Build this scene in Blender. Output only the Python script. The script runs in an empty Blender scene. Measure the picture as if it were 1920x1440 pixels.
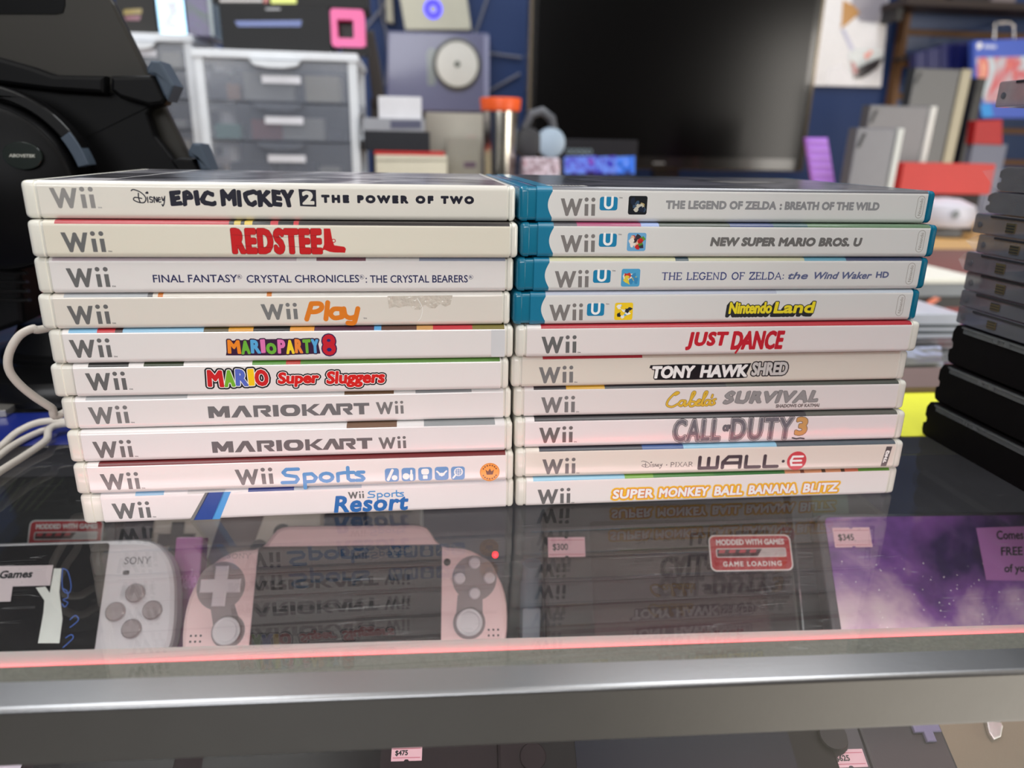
import bpy, math, random
import numpy as np
from mathutils import Vector, Matrix
random.seed(7)
S = 0.001                      # everything below is written in millimetres
SC = bpy.context.scene
COL = SC.collection

# ---------------------------------------------------------------- camera
CP = Vector((146.718, -310.434, 162.654))
RR = Vector((0.99172323, -0.12706063, 0.01845597))
UU = Vector((0.02172352, 0.30772356, 0.95122778))
FF = Vector((0.12654293, 0.94295377, -0.30793681))
FPX = 1375.28
cam = bpy.data.cameras.new('camera'); cam.sensor_width = 36; cam.lens = FPX * 36 / 1920
cam.clip_start = 0.01; cam.clip_end = 50
cam.dof.use_dof = True; cam.dof.focus_distance = 0.318; cam.dof.aperture_fstop = 7.2
co = bpy.data.objects.new('camera', cam); COL.objects.link(co)
m = Matrix((RR, UU, -FF)).transposed().to_4x4(); m.translation = CP * S
co.matrix_world = m
SC.camera = co
SC.view_settings.view_transform = 'Standard'; SC.view_settings.look = 'None'
SC.view_settings.gamma = 1; SC.view_settings.use_curve_mapping = False
SC.view_settings.exposure = 0.2
# ---------------------------------------------------------------- world and lights
w = bpy.data.worlds.new('shop'); SC.world = w; w.use_nodes = True
w.node_tree.nodes['Background'].inputs[0].default_value = (0.75, 0.8, 0.9, 1)
w.node_tree.nodes['Background'].inputs[1].default_value = 0.3
def area(name, loc, aim, sx, sy, e, col=(1, 1, 1)):
    l = bpy.data.lights.new(name, 'AREA'); l.shape = 'RECTANGLE'; l.size = sx * S; l.size_y = sy * S
    l.energy = e; l.color = col
    o = bpy.data.objects.new(name, l); COL.objects.link(o); o.location = Vector(loc) * S
    d = (Vector(aim) - Vector(loc)).normalized()
    o.rotation_euler = d.to_track_quat('-Z', 'Y').to_euler()
    return o
area('ceiling_panel_light', (-500, -700, 1540), (-500, -700, 0), 600, 1200, 8, (1, .99, .97))
area('ceiling_panel_light', (700, -700, 1540), (700, -700, 0), 600, 1200, 8, (1, .99, .97))
area('ceiling_panel_light', (-500, 700, 1540), (-500, 700, 0), 600, 1200, 16, (.95, .98, 1))
area('ceiling_panel_light', (900, 700, 1540), (900, 700, 0), 600, 1200, 16, (.95, .98, 1))
area('shop_window_light', (2850, -1500, 200), (150, 0, 0), 1200, 1400, 42, (1, .94, .86))
area('added_front_fill_light', (-500, -2900, 950), (-300, 0, 200), 2000, 900, 36, (.97, .98, 1))  # unseen fill lamp, added to brighten the spines from the front
area('display_case_light', (190, -92, -24), (190, 60, -125), 600, 8, .12, (1, .62, .66))
led_l = area('red_led_strip_light', (190, -94.6, -7.3), (192.1, -54, -16), 520, 1.0, .042, (1, .05, .07))
sl = bpy.data.lights.new('added_floor_spot', 'SPOT'); sl.energy = 1100; sl.color = (1, .95, .86); sl.spot_size = math.radians(34); sl.spot_blend = .6; sl.shadow_soft_size = .1  # added spot: brightens the floor mirrored in the rail's right end
so_ = bpy.data.objects.new('added_floor_spot', sl); COL.objects.link(so_); so_.location = (2.9, -1.9, 1.3); so_.rotation_euler = (Vector((1.5, -1.15, -.95)) - Vector((2.9, -1.9, 1.3))).to_track_quat('-Z', 'Y').to_euler(); led_l.data.spread = math.radians(150)

def P(px, py, D):              # the point of the plane y = D seen at a pixel
    d = FF + RR * ((px - 960) / FPX) - UU * ((py - 720) / FPX)
    return CP + d * ((D - CP.y) / d.y)
def Pz(px, py, z):
    d = FF + RR * ((px - 960) / FPX) - UU * ((py - 720) / FPX)
    return CP + d * ((z - CP.z) / d.z)
def Pd(px, py, dep):
    return CP + (FF + RR * ((px - 960) / FPX) - UU * ((py - 720) / FPX)) * dep

# ---------------------------------------------------------------- materials
def lin(c):
    return tuple(((x / 255) / 12.92 if x / 255 <= .04045 else ((x / 255 + .055) / 1.055) ** 2.4) for x in c) + (1,)
MATS = {}
def mat(name, rgb=(200, 200, 200), rough=.5, metal=0, coat=0, var=.06, vs=60, bump=0, bs=200, emit=0, alpha=1, trans=0, ior=1.45, spec=.5):
    if name in MATS: return MATS[name]
    m = bpy.data.materials.new(name); m.use_nodes = True; nt = m.node_tree; N = nt.nodes; L = nt.links
    b = N['Principled BSDF']; c = lin(rgb)
    b.inputs['Roughness'].default_value = rough; b.inputs['Metallic'].default_value = metal
    b.inputs['Coat Weight'].default_value = coat; b.inputs['Coat Roughness'].default_value = .09
    b.inputs['IOR'].default_value = ior; b.inputs['Specular IOR Level'].default_value = spec
    b.inputs['Alpha'].default_value = alpha; b.inputs['Transmission Weight'].default_value = trans
    tc = N.new('ShaderNodeTexCoord')
    no = N.new('ShaderNodeTexNoise'); no.inputs['Scale'].default_value = vs; no.inputs['Detail'].default_value = 4
    L.new(tc.outputs['Object'], no.inputs['Vector'])
    mx = N.new('ShaderNodeMix'); mx.data_type = 'RGBA'
    mx.inputs[6].default_value = tuple(x * (1 - var) for x in c[:3]) + (1,)
    mx.inputs[7].default_value = tuple(min(1, x * (1 + var)) for x in c[:3]) + (1,)
    L.new(no.outputs['Fac'], mx.inputs[0]); L.new(mx.outputs[2], b.inputs['Base Color'])
    if bump:
        n2 = N.new('ShaderNodeTexNoise'); n2.inputs['Scale'].default_value = bs; n2.inputs['Detail'].default_value = 3
        L.new(tc.outputs['Object'], n2.inputs['Vector'])
        bp = N.new('ShaderNodeBump'); bp.inputs['Strength'].default_value = bump; bp.inputs['Distance'].default_value = .0006
        L.new(n2.outputs['Fac'], bp.inputs['Height']); L.new(bp.outputs['Normal'], b.inputs['Normal'])
        if coat: L.new(bp.outputs['Normal'], b.inputs['Coat Normal'])
    if emit:
        b.inputs['Emission Color'].default_value = c; b.inputs['Emission Strength'].default_value = emit
    MATS[name] = m; return m
def ink(rgb, rough=.32, coat=.5):
    return mat('print_%02x%02x%02x' % tuple(int(x) for x in rgb), rgb, rough, coat=coat, var=.03)

def art_mat(name, stops, scale=18, rough=.3, seed=0, coat=.6, dist=1.5):
    """printed cover picture: bands and blotches of several colours"""
    if name in MATS: return MATS[name]
    m = bpy.data.materials.new(name); m.use_nodes = True; N = m.node_tree.nodes; L = m.node_tree.links
    b = N['Principled BSDF']; b.inputs['Roughness'].default_value = rough; b.inputs['Coat Weight'].default_value = coat
    b.inputs['Coat Roughness'].default_value = .12
    tc = N.new('ShaderNodeTexCoord'); mp = N.new('ShaderNodeMapping'); mp.inputs['Location'].default_value = (seed, seed * .37, 0)
    no = N.new('ShaderNodeTexNoise'); no.inputs['Scale'].default_value = scale; no.inputs['Detail'].default_value = 5
    no.inputs['Distortion'].default_value = dist
    L.new(tc.outputs['Object'], mp.inputs[0]); L.new(mp.outputs[0], no.inputs['Vector'])
    r = N.new('ShaderNodeValToRGB'); L.new(no.outputs['Fac'], r.inputs[0])
    el = r.color_ramp.elements
    n = len(stops)
    el[0].position = .3; el[0].color = lin(stops[0]); el[1].position = .7; el[1].color = lin(stops[-1])
    for i in range(1, n - 1):
        e = el.new(.3 + .4 * i / (n - 1)); e.color = lin(stops[i])
    L.new(r.outputs[0], b.inputs['Base Color'])
    MATS[name] = m; return m

def glass_mat(name, tint=(.98, .988, .983), scratch=True, rough=0.0):
    """thin clear pane face: transmits straight, reflects by angle on both faces"""
    if name in MATS: return MATS[name]
    m = bpy.data.materials.new(name); m.use_nodes = True; N = m.node_tree.nodes; L = m.node_tree.links
    N.clear(); out = N.new('ShaderNodeOutputMaterial')
    g = N.new('ShaderNodeNewGeometry')
    dp = N.new('ShaderNodeVectorMath'); dp.operation = 'DOT_PRODUCT'
    L.new(g.outputs['Incoming'], dp.inputs[0]); L.new(g.outputs['Normal'], dp.inputs[1])
    def mth(op, a, b=None):
        n = N.new('ShaderNodeMath'); n.operation = op
        for i, v in enumerate((a, b)):
            if v is None: continue
            if isinstance(v, (int, float)): n.inputs[i].default_value = v
            else: L.new(v, n.inputs[i])
        return n.outputs[0]
    ab = mth('ABSOLUTE', dp.outputs['Value']); om = mth('SUBTRACT', 1, ab); p5 = mth('POWER', om, 5)
    fr = mth('ADD', mth('MULTIPLY', p5, .96), .043)
    tr = N.new('ShaderNodeBsdfTransparent'); tr.inputs[0].default_value = tint + (1,)
    gl = N.new('ShaderNodeBsdfGlossy'); gl.inputs['Roughness'].default_value = rough
    mx = N.new('ShaderNodeMixShader'); L.new(fr, mx.inputs[0]); L.new(tr.outputs[0], mx.inputs[1]); L.new(gl.outputs[0], mx.inputs[2])
    last = mx.outputs[0]
    if scratch:
        tc = N.new('ShaderNodeTexCoord')
        tot = None
        for k, (sx, sy, rz, sc) in enumerate(((3, 90, .5, 1), (4, 70, -1.1, 1), (2, 60, 2.0, 1))):
            mp = N.new('ShaderNodeMapping'); mp.inputs['Rotation'].default_value = (0, 0, rz); mp.inputs['Scale'].default_value = (sx, sy, 1)
            L.new(tc.outputs['Object'], mp.inputs[0])
            nw = N.new('ShaderNodeTexNoise'); nw.inputs['Scale'].default_value = 2.2; nw.inputs['Detail'].default_value = 1
            L.new(mp.outputs[0], nw.inputs['Vector'])
            d = mth('ABSOLUTE', mth('SUBTRACT', nw.outputs['Fac'], .5 + .04 * k))
            line = mth('LESS_THAN', d, .0022)
            ms = N.new('ShaderNodeTexNoise'); ms.inputs['Scale'].default_value = 9 + 5 * k; L.new(tc.outputs['Object'], ms.inputs['Vector'])
            line = mth('MULTIPLY', line, mth('GREATER_THAN', ms.outputs['Fac'], .56))
            tot = line if tot is None else mth('MAXIMUM', tot, line)
        df = N.new('ShaderNodeBsdfDiffuse'); df.inputs[0].default_value = (.7, .7, .7, 1)
        m2 = N.new('ShaderNodeMixShader'); L.new(mth('ADD', mth('MULTIPLY', tot, .08), .006), m2.inputs[0])
        L.new(last, m2.inputs[1]); L.new(df.outputs[0], m2.inputs[2]); last = m2.outputs[0]
    L.new(last, out.inputs[0]); MATS[name] = m; return m

# ---------------------------------------------------------------- mesh helpers
def thing(name, label, cat, loc=(0, 0, 0), rot=None, group=None):
    o = bpy.data.objects.new(name, None); COL.objects.link(o); o.empty_display_size = .01
    M = rot.to_4x4() if rot is not None else Matrix.Identity(4)
    M.translation = Vector(loc) * S
    o.matrix_world = M; o['label'] = label; o['category'] = cat
    if group: o['group'] = group
    return o
def tag(o, label, cat, group=None):
    o['label'] = label; o['category'] = cat
    if group: o['group'] = group
    return o
def struct(o): o['kind'] = 'structure'; return o
class MB:
    def __init__(s): s.v = []; s.f = []; s.mi = []; s.mats = []; s.sm = []
    def mid(s, m):
        if m not in s.mats: s.mats.append(m)
        return s.mats.index(m)
    def add(s, vs, fs, m, smooth=False):
        k = len(s.v); s.v += [tuple(v) for v in vs]; i = s.mid(m)
        for f in fs: s.f.append([k + j for j in f]); s.mi.append(i); s.sm.append(smooth)
        return s
    def box(s, a, b, m, bev=0):
        x0, y0, z0 = [min(a[i], b[i]) for i in range(3)]; x1, y1, z1 = [max(a[i], b[i]) for i in range(3)]
        if bev:
            return s.prism(rrect(x0, z0, x1, z1, bev), y0, y1, m, 'y', bev=min(bev * .5, (y1 - y0) * .4))
        return s.add([(x0, y0, z0), (x1, y0, z0), (x1, y1, z0), (x0, y1, z0), (x0, y0, z1), (x1, y0, z1), (x1, y1, z1), (x0, y1, z1)],
                     [(0, 3, 2, 1), (4, 5, 6, 7), (0, 1, 5, 4), (1, 2, 6, 5), (2, 3, 7, 6), (3, 0, 4, 7)], m)
    def prism(s, pts, a, b, m, axis='y', bev=0, smooth=False):
        """outline pts (u, v) extruded from a to b; 'y': (u, t, v), 'z': (u, v, t), 'x': (t, u, v)"""
        if area2(pts) < 0: pts = pts[::-1]
        f3 = {'y': lambda u, v, t: (u, t, v), 'z': lambda u, v, t: (u, v, t), 'x': lambda u, v, t: (t, u, v)}[axis]
        rings = [(0, a), (0, b)]
        if bev: rings = [(bev, a), (bev * .3, a + bev * .3 * (1 if b > a else -1)), (0, a + bev * (1 if b > a else -1)), (0, b - bev * (1 if b > a else -1)), (bev * .3, b - bev * .3 * (1 if b > a else -1)), (bev, b)]
        n = len(pts); vs = []
        for ins, t in rings:
            q = inset(pts, ins) if ins else pts
            vs += [f3(u, v, t) for u, v in q]
        fs = []
        for r in range(len(rings) - 1):
            for i in range(n):
                j = (i + 1) % n; fs.append((r * n + i, r * n + j, (r + 1) * n + j, (r + 1) * n + i))
        s.add(vs, fs, m, smooth)
        k = len(s.v) - len(vs)
        mi = s.mid(m)
        for base in (0, (len(rings) - 1) * n):
            for t in fan([vs[base + i] for i in range(n)], pts if base == 0 else pts):
                s.f.append([k + base + j for j in t]); s.mi.append(mi); s.sm.append(False)
        return s
    def tube(s, path, r, m, n=10, closed=False):
        path = [Vector(p) for p in path]; vs = []; up = Vector((0.1, .2, 1)).normalized()
        for i, p in enumerate(path):
            a = path[max(0, i - 1)]; b = path[min(len(path) - 1, i + 1)]; t = (b - a).normalized()
            x = t.cross(up); x = x.normalized() if x.length > 1e-4 else Vector((1, 0, 0)); y = x.cross(t).normalized()
            rr = r[i] if isinstance(r, (list, tuple)) else r
            for k in range(n):
                c = 2 * math.pi * k / n; vs.append(p + x * math.cos(c) * rr + y * math.sin(c) * rr)
        fs = []
        for i in range(len(path) - 1):
            for k in range(n):
                j = (k + 1) % n; fs.append((i * n + k, i * n + j, (i + 1) * n + j, (i + 1) * n + k))
        fs.append(tuple(range(n))[::-1]); fs.append(tuple(range(len(vs) - n, len(vs))))
        return s.add(vs, fs, m, True)
    def lathe(s, prof, c, m, n=36, axis='z'):
        vs = []; c = Vector(c)
        for r, h in prof:
            for k in range(n):
                a = 2 * math.pi * k / n
                d = Vector((r * math.cos(a), r * math.sin(a), h)) if axis == 'z' else Vector((r * math.cos(a), -h, r * math.sin(a)))
                vs.append(c + d)
        fs = []
        for i in range(len(prof) - 1):
            for k in range(n):
                j = (k + 1) % n; fs.append((i * n + k, i * n + j, (i + 1) * n + j, (i + 1) * n + k))
        fs.append(tuple(range(n))[::-1]); fs.append(tuple(range(len(vs) - n, len(vs))))
        return s.add(vs, fs, m, True)
    def flat(s, shapes, o, ux, uy, lift=.03):
        """flat print: list of (verts2d, faces, material, layer) on a surface"""
        o = Vector(o); ux = Vector(ux); uy = Vector(uy); n = ux.cross(uy).normalized()
        grp = {}
        for sh_ in shapes: grp.setdefault((sh_[2], sh_[3]), []).append(sh_)
        for (m, ly), g in grp.items():
            if len(g) == 1 and g[0][1].tris and g[0][1].r == 0: vs, fs = g[0][0], g[0][1].tris
            elif all(q[1].tris and q[1].r == 0 and len(q[0]) < 9 for q in g) and len(g) > 25:
                vs = []; fs = []
                for q in g: fs += [tuple(len(vs) + i for i in t) for t in q[1].tris]; vs = vs + list(q[0])
            else: vs, fs = union_mesh(g)
            s.add([o + ux * u + uy * v + n * (lift * (ly + 1)) for u, v in vs], fs, m)
        return s
    def build(s, name, parent=None, world=False):
        me = bpy.data.meshes.new(name)
        vs = [Vector(v) * S for v in s.v]
        if parent is not None and world:
            inv = parent.matrix_world.inverted(); vs = [inv @ v for v in vs]
        me.from_pydata([tuple(v) for v in vs], [], s.f)
        for m in s.mats: me.materials.append(m)
        me.polygons.foreach_set('material_index', s.mi); me.polygons.foreach_set('use_smooth', s.sm)
        me.update()
        o = bpy.data.objects.new(name, me); COL.objects.link(o)
        if parent is not None: o.parent = parent
        else:
            # origin at the base centre
            xs = np.array([tuple(v) for v in vs]); c = (xs.min(0) + xs.max(0)) / 2; c[2] = xs[:, 2].min()
            me.transform(Matrix.Translation(-Vector(c))); o.location = Vector(c)
        if any(s.sm):
            try: me.set_sharp_from_angle(angle=math.radians(38))
            except Exception: pass
        return o
def area2(p): return sum(p[i][0] * p[(i + 1) % len(p)][1] - p[(i + 1) % len(p)][0] * p[i][1] for i in range(len(p)))
def fan(v3, p2):
    from mathutils.geometry import tessellate_polygon
    return [tuple(t) for t in tessellate_polygon([[Vector((a, b, 0)) for a, b in p2]])]
def inset(p, d):
    n = len(p); out = []
    for i in range(n):
        a, b, c = p[i - 1], p[i], p[(i + 1) % n]
        e1 = Vector((b[0] - a[0], b[1] - a[1])); e2 = Vector((c[0] - b[0], c[1] - b[1]))
        if e1.length < 1e-9 or e2.length < 1e-9: out.append(b); continue
        e1.normalize(); e2.normalize(); n1 = Vector((-e1.y, e1.x)); n2 = Vector((-e2.y, e2.x)); k = n1 + n2
        k = k / max(.4, k.length_squared / 2) if k.length > 1e-6 else n1
        out.append((b[0] + k.x * d, b[1] + k.y * d))
    return out
def rrect(x0, y0, x1, y1, r, n=4):
    r = min(r, abs(x1 - x0) / 2.01, abs(y1 - y0) / 2.01); out = []
    for cx, cy, a0 in ((x1 - r, y0 + r, -90), (x1 - r, y1 - r, 0), (x0 + r, y1 - r, 90), (x0 + r, y0 + r, 180)):
        for k in range(n + 1):
            a = math.radians(a0 + 90 * k / n); out.append((cx + r * math.cos(a), cy + r * math.sin(a)))
    return out
def ell(cx, cy, rx, ry=None, n=24, a0=0, a1=360):
    ry = rx if ry is None else ry
    return [(cx + rx * math.cos(math.radians(a0 + (a1 - a0) * k / n)), cy + ry * math.sin(math.radians(a0 + (a1 - a0) * k / n))) for k in range(n if a1 - a0 == 360 else n + 1)]
class F:                        # a flat print shape: outline edges to fill, edges to thicken by r, plain triangles
    def __init__(s, fill, segs, r, tris=None): s.fill = fill; s.segs = segs; s.r = r; s.tris = tris
def poly(p, m, ly=0):
    n = len(p); e = [(i, (i + 1) % n) for i in range(n)]
    return (list(p), F(e, e, 0, [tuple(t) for t in fan(None, p)]), m, ly)
def stroke(p, wd, m, ly=0, caps=True):
    return (list(p), F([], [(i, i + 1) for i in range(len(p) - 1)], wd / 2), m, ly)
RES = .085
def union_mesh(items):
    """one clean flat mesh of the union of several shapes (distance field, marching squares)"""
    P_ = [v for vs, f, m_, l in items for v in vs]; mr = max(f.r for vs, f, m_, l in items) + 3 * RES
    x0 = min(v[0] for v in P_) - mr; x1 = max(v[0] for v in P_) + mr; y0 = min(v[1] for v in P_) - mr; y1 = max(v[1] for v in P_) + mr
    res = RES if (x1 - x0) * (y1 - y0) < 3500 else RES * 2.5
    nx = int((x1 - x0) / res) + 2; ny = int((y1 - y0) / res) + 2
    X = x0 + np.arange(nx) * res; Y = y0 + np.arange(ny) * res; G = np.full((ny, nx), -9.0)
    for vs, f, m_, l in items:
        V = np.array(vs, float); rad = f.r + 1.8 * res
        D = np.full((ny, nx), 9.0)
        for a, b in f.segs:
            ax, ay = V[a]; bx, by = V[b]
            i0 = max(0, int((min(ax, bx) - rad - x0) / res)); i1 = min(nx, int((max(ax, bx) + rad - x0) / res) + 2)
            j0 = max(0, int((min(ay, by) - rad - y0) / res)); j1 = min(ny, int((max(ay, by) + rad - y0) / res) + 2)
            xx = X[i0:i1][None, :]; yy = Y[j0:j1][:, None]; dx, dy = bx - ax, by - ay; L2 = dx * dx + dy * dy
            if L2 < 1e-12: t = 0
            else: t = np.clip(((xx - ax) * dx + (yy - ay) * dy) / L2, 0, 1)
            d = np.sqrt((xx - ax - t * dx) ** 2 + (yy - ay - t * dy) ** 2)
            D[j0:j1, i0:i1] = np.minimum(D[j0:j1, i0:i1], d)
        if f.fill:
            T_ = np.zeros((ny, nx + 1), int)
            for a, b in f.fill:
                (ax, ay), (bx, by) = V[a], V[b]
                if ay > by: ax, ay, bx, by = bx, by, ax, ay
                j0 = int(math.ceil((ay - y0) / res)); j1 = int(math.ceil((by - y0) / res))
                if j1 <= j0: continue
                jj = np.arange(j0, j1); xi = ax + (Y[jj] - ay) / (by - ay) * (bx - ax)
                ii = np.ceil((xi - x0) / res).astype(int).clip(0, nx); np.add.at(T_, (jj, ii), 1)
            ins = (np.cumsum(T_, 1)[:, :nx] % 2) == 1
            D = np.where(ins, -D, D)
        G = np.maximum(G, f.r - D)
    G = np.clip(G, -2 * res, 2 * res); G[np.abs(G) < 1e-6] = 1e-6
    In = G > 0; vo = []; fo = []
    full = In[:-1, :-1] & In[1:, :-1] & In[:-1, 1:] & In[1:, 1:]; anyc = (In[:-1, :-1] | In[1:, :-1] | In[:-1, 1:] | In[1:, 1:]) & ~full
    for j in range(ny - 1):
        r = full[j]
        if r.any():
            e = np.flatnonzero(np.diff(np.concatenate(([0], r.astype(int), [0]))))
            for a, b in zip(e[::2], e[1::2]):
                k = len(vo); vo += [(X[a], Y[j]), (X[b], Y[j]), (X[b], Y[j + 1]), (X[a], Y[j + 1])]; fo.append((k, k + 1, k + 2, k + 3))
    for j, i in zip(*np.nonzero(anyc)):
        c = ((X[i], Y[j], G[j, i]), (X[i + 1], Y[j], G[j, i + 1]), (X[i + 1], Y[j + 1], G[j + 1, i + 1]), (X[i], Y[j + 1], G[j + 1, i])); q = []
        for n_ in range(4):
            p, w_ = c[n_], c[(n_ + 1) % 4]
            if p[2] > 0: q.append((p[0], p[1]))
            if (p[2] > 0) != (w_[2] > 0):
                t = p[2] / (p[2] - w_[2]); q.append((p[0] + t * (w_[0] - p[0]), p[1] + t * (w_[1] - p[1])))
        k = len(vo); vo += q; fo.append(tuple(range(k, k + len(q))))
    return vo, fo
def smooth_path(p, k=6):
    out = []; n = len(p); d = len(p[0])
    for i in range(n - 1):
        q = [p[max(0, i - 1)], p[i], p[i + 1], p[min(n - 1, i + 2)]]
        for j in range(k):
            t = j / k
            out.append(tuple(.5 * (2 * q[1][c] + (q[2][c] - q[0][c]) * t + (2 * q[0][c] - 5 * q[1][c] + 4 * q[2][c] - q[3][c]) * t * t + (3 * q[1][c] - q[0][c] - 3 * q[2][c] + q[3][c]) * t ** 3) for c in range(d)))
    return out + [tuple(p[-1])]

# ---------------------------------------------------------------- lettering
TC = {}
def glyphs(s, space=1.0):
    key = (s, space)
    if key in TC: return TC[key]
    cu = bpy.data.curves.new('t', 'FONT'); cu.body = s; cu.resolution_u = 3; cu.space_character = space
    o = bpy.data.objects.new('t', cu); COL.objects.link(o); bpy.context.view_layer.update()
    me = bpy.data.meshes.new_from_object(o.evaluated_get(bpy.context.evaluated_depsgraph_get()))
    vs = [(v.co.x, v.co.y) for v in me.vertices]; fs = [tuple(p.vertices) for p in me.polygons]
    cnt = {}
    for f in fs:
        for i in range(len(f)):
            e = tuple(sorted((f[i], f[(i + 1) % len(f)]))); cnt[e] = cnt.get(e, 0) + 1
    ed = [e for e, c in cnt.items() if c == 1]
    bpy.data.objects.remove(o); bpy.data.curves.remove(cu); bpy.data.meshes.remove(me)
    TC[key] = (vs, fs, ed); return TC[key]
def text(s, box, m, bold=0, shear=0, space=1.0, outline=(), ly=0, arc=0, warp=None):
    """lettering fitted to box (u0, v0, u1, v1); bold and outlines in mm"""
    vs, fs, ed = glyphs(s, space)
    vs = [(x + y * shear, y) for x, y in vs]
    xs = [v[0] for v in vs]; ys = [v[1] for v in vs]; x0, x1, y0, y1 = min(xs), max(xs), min(ys), max(ys)
    u0, v0, u1, v1 = box; b = bold / 2
    u0 += b; v0 += b; u1 -= b; v1 -= b
    q = [(u0 + (x - x0) / (x1 - x0) * (u1 - u0), v0 + (y - y0) / max(1e-6, y1 - y0) * (v1 - v0)) for x, y in vs]
    if warp: q = [warp(u, v) for u, v in q]
    out = [(q, F(ed, ed, b, fs), m, ly)]; k = ly - 1
    for wd, mm in outline:
        b += wd; out.append((q, F(ed, ed, b), mm, k)); k -= 1
    return out
SER = {'T': (.9, [[(.45, 0), (.45, 1)], [(.02, 1), (.88, 1)]]), 'H': (1, [[(.15, 0), (.15, 1)], [(.85, 0), (.85, 1)], [(.15, .5), (.85, .5)]]),
       'E': (.8, [[(.15, 0), (.15, 1)], [(.0, 1), (.75, 1), (.75, .85)], [(.15, .52), (.6, .52)], [(0, 0), (.78, 0), (.78, .18)]]),
       'L': (.8, [[(.15, 0), (.15, 1)], [(0, 0), (.75, 0), (.75, .2)]]),
       'G': (1, [ell(.5, .5, .45, .5, 12, 40, 320), [(.85, .18), (.85, .45)], [(.65, .45), (1, .45)]]),
       'N': (1, [[(.15, 0), (.15, 1), (.85, 0), (.85, 1)]]), 'D': (1, [[(.15, 0), (.15, 1)], [(.15, 1)] + ell(.4, .5, .5, .5, 8, 90, -90) + [(.15, 0)]]),
       'O': (1.05, [ell(.52, .5, .46, .5, 16, 0, 361)]), 'F': (.75, [[(.15, 0), (.15, 1)], [(0, 1), (.72, 1), (.72, .85)], [(.15, .52), (.6, .52)]]),
       'Z': (.85, [[(.08, .85), (.08, 1), (.78, 1), (.05, 0), (.8, 0), (.8, .18)]]), 'A': (.95, [[(.05, 0), (.48, 1), (.92, 0)], [(.2, .35), (.76, .35)]]),
       'S': (.7, [[(.6, .85), (.4, 1), (.15, .9), (.12, .7), (.35, .55), (.55, .42), (.6, .2), (.4, 0), (.18, .03), (.08, .2)]]),
       'Y': (.9, [[(.02, 1), (.45, .5), (.88, 1)], [(.45, .5), (.45, 0)]]), 'P': (.8, [[(.15, 0), (.15, 1)], [(.15, 1)] + ell(.4, .74, .34, .26, 8, 90, -90) + [(.15, .48)]]),
       'I': (.4, [[(.2, 0), (.2, 1)]]), 'X': (.9, [[(.1, 1), (.8, 0)], [(.8, 1), (.08, 0)]]), 'R': (.9, [[(.15, 0), (.15, 1)], [(.15, 1)] + ell(.4, .74, .34, .26, 8, 90, -90) + [(.15, .48)], [(.4, .48), (.85, 0)]]),
       ':': (.4, [[(.2, .1), (.2, .12)], [(.2, .6), (.2, .62)]]), ' ': (.5, []), '-': (.5, [[(.1, .4), (.4, .4)]])}
def serif(s, box, m, wd=.35, ly=0, shear=0):
    W = sum(SER[c][0] + .14 for c in s) - .14; x = 0; u0, v0, u1, v1 = box; out = []
    sx = (u1 - u0) / W; sy = v1 - v0
    f = lambda a, b: (u0 + (a + b * shear) * sx, v0 + b * sy)
    for c in s:
        g, ps = SER[c]
        for p in ps:
            out.append(stroke([f(x + a, b) for a, b in p], wd if abs(p[0][0] - p[-1][0]) < .01 or len(p) > 4 else wd * .7, m, ly))
            if len(p) == 2 and p[0][0] == p[1][0] and p[1][1] - p[0][1] > .5 or c in 'AXYN':
                for a, b in (p[0], p[-1]):
                    if b in (0, 1): out.append(stroke([f(x + a - .13, b), f(x + a + .13, b)], wd * .5, m, ly))
        x += g + .14
    return out

GREY = ink((122, 122, 122)); GREYD = ink((104, 104, 104)); BLACKI = ink((22, 22, 28)); WHITEI = ink((244, 244, 242))
def console_logo(box, m):
    """the grey W i i mark: slanted strokes with round bottoms and round dots"""
    u0, v0, u1, v1 = box; W = u1 - u0; H = v1 - v0; out = []
    f = lambda a, b: (u0 + a * W, v0 + b * H)
    h = .105
    def leg(x0, y0, x1, y1):
        return poly([f(x0 - h / 2, y0), f(x1 - h / 2, y1), f(x1 + h / 2, y1), f(x0 + h / 2, y0)], m)
    out += [leg(.055, .93, .19, .1), leg(.19, .1, .315, .82), leg(.315, .82, .435, .1), leg(.435, .1, .56, .93)]
    for a, b in ((.19, .085), (.435, .085), (.315, .83)): out.append(poly(ell(*f(a, b), h * W * .5, n=14), m))
    for a in (.735, .925):
        out.append(poly([f(a - h / 2, 0), f(a + h / 2, 0), f(a + h / 2 - .008, .64), f(a - h / 2 - .008, .64)], m))
        out.append(poly(ell(*f(a - .012, .88), h * W * .54, n=16), m))
    return out
def tm(u, v, m): return text('TM', (u, v, u + 1.5, v + .6), m, bold=.08)
def u_box(box):
    u0, v0, u1, v1 = box; b = ink((28, 130, 175)); W = u1 - u0; H = v1 - v0
    out = [poly(rrect(u0, v0, u1, v1, 1), b, 0)]
    out.append(stroke([(u0 + W * .3, v1 - .1), (u0 + W * .3, v0 + H * .45)] + ell(u0 + W * .5, v0 + H * .43, W * .2, H * .25, 8, 180, 360) + [(u0 + W * .7, v1 - .1)], 1.05, WHITEI, 1, caps=False))
    return out

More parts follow.
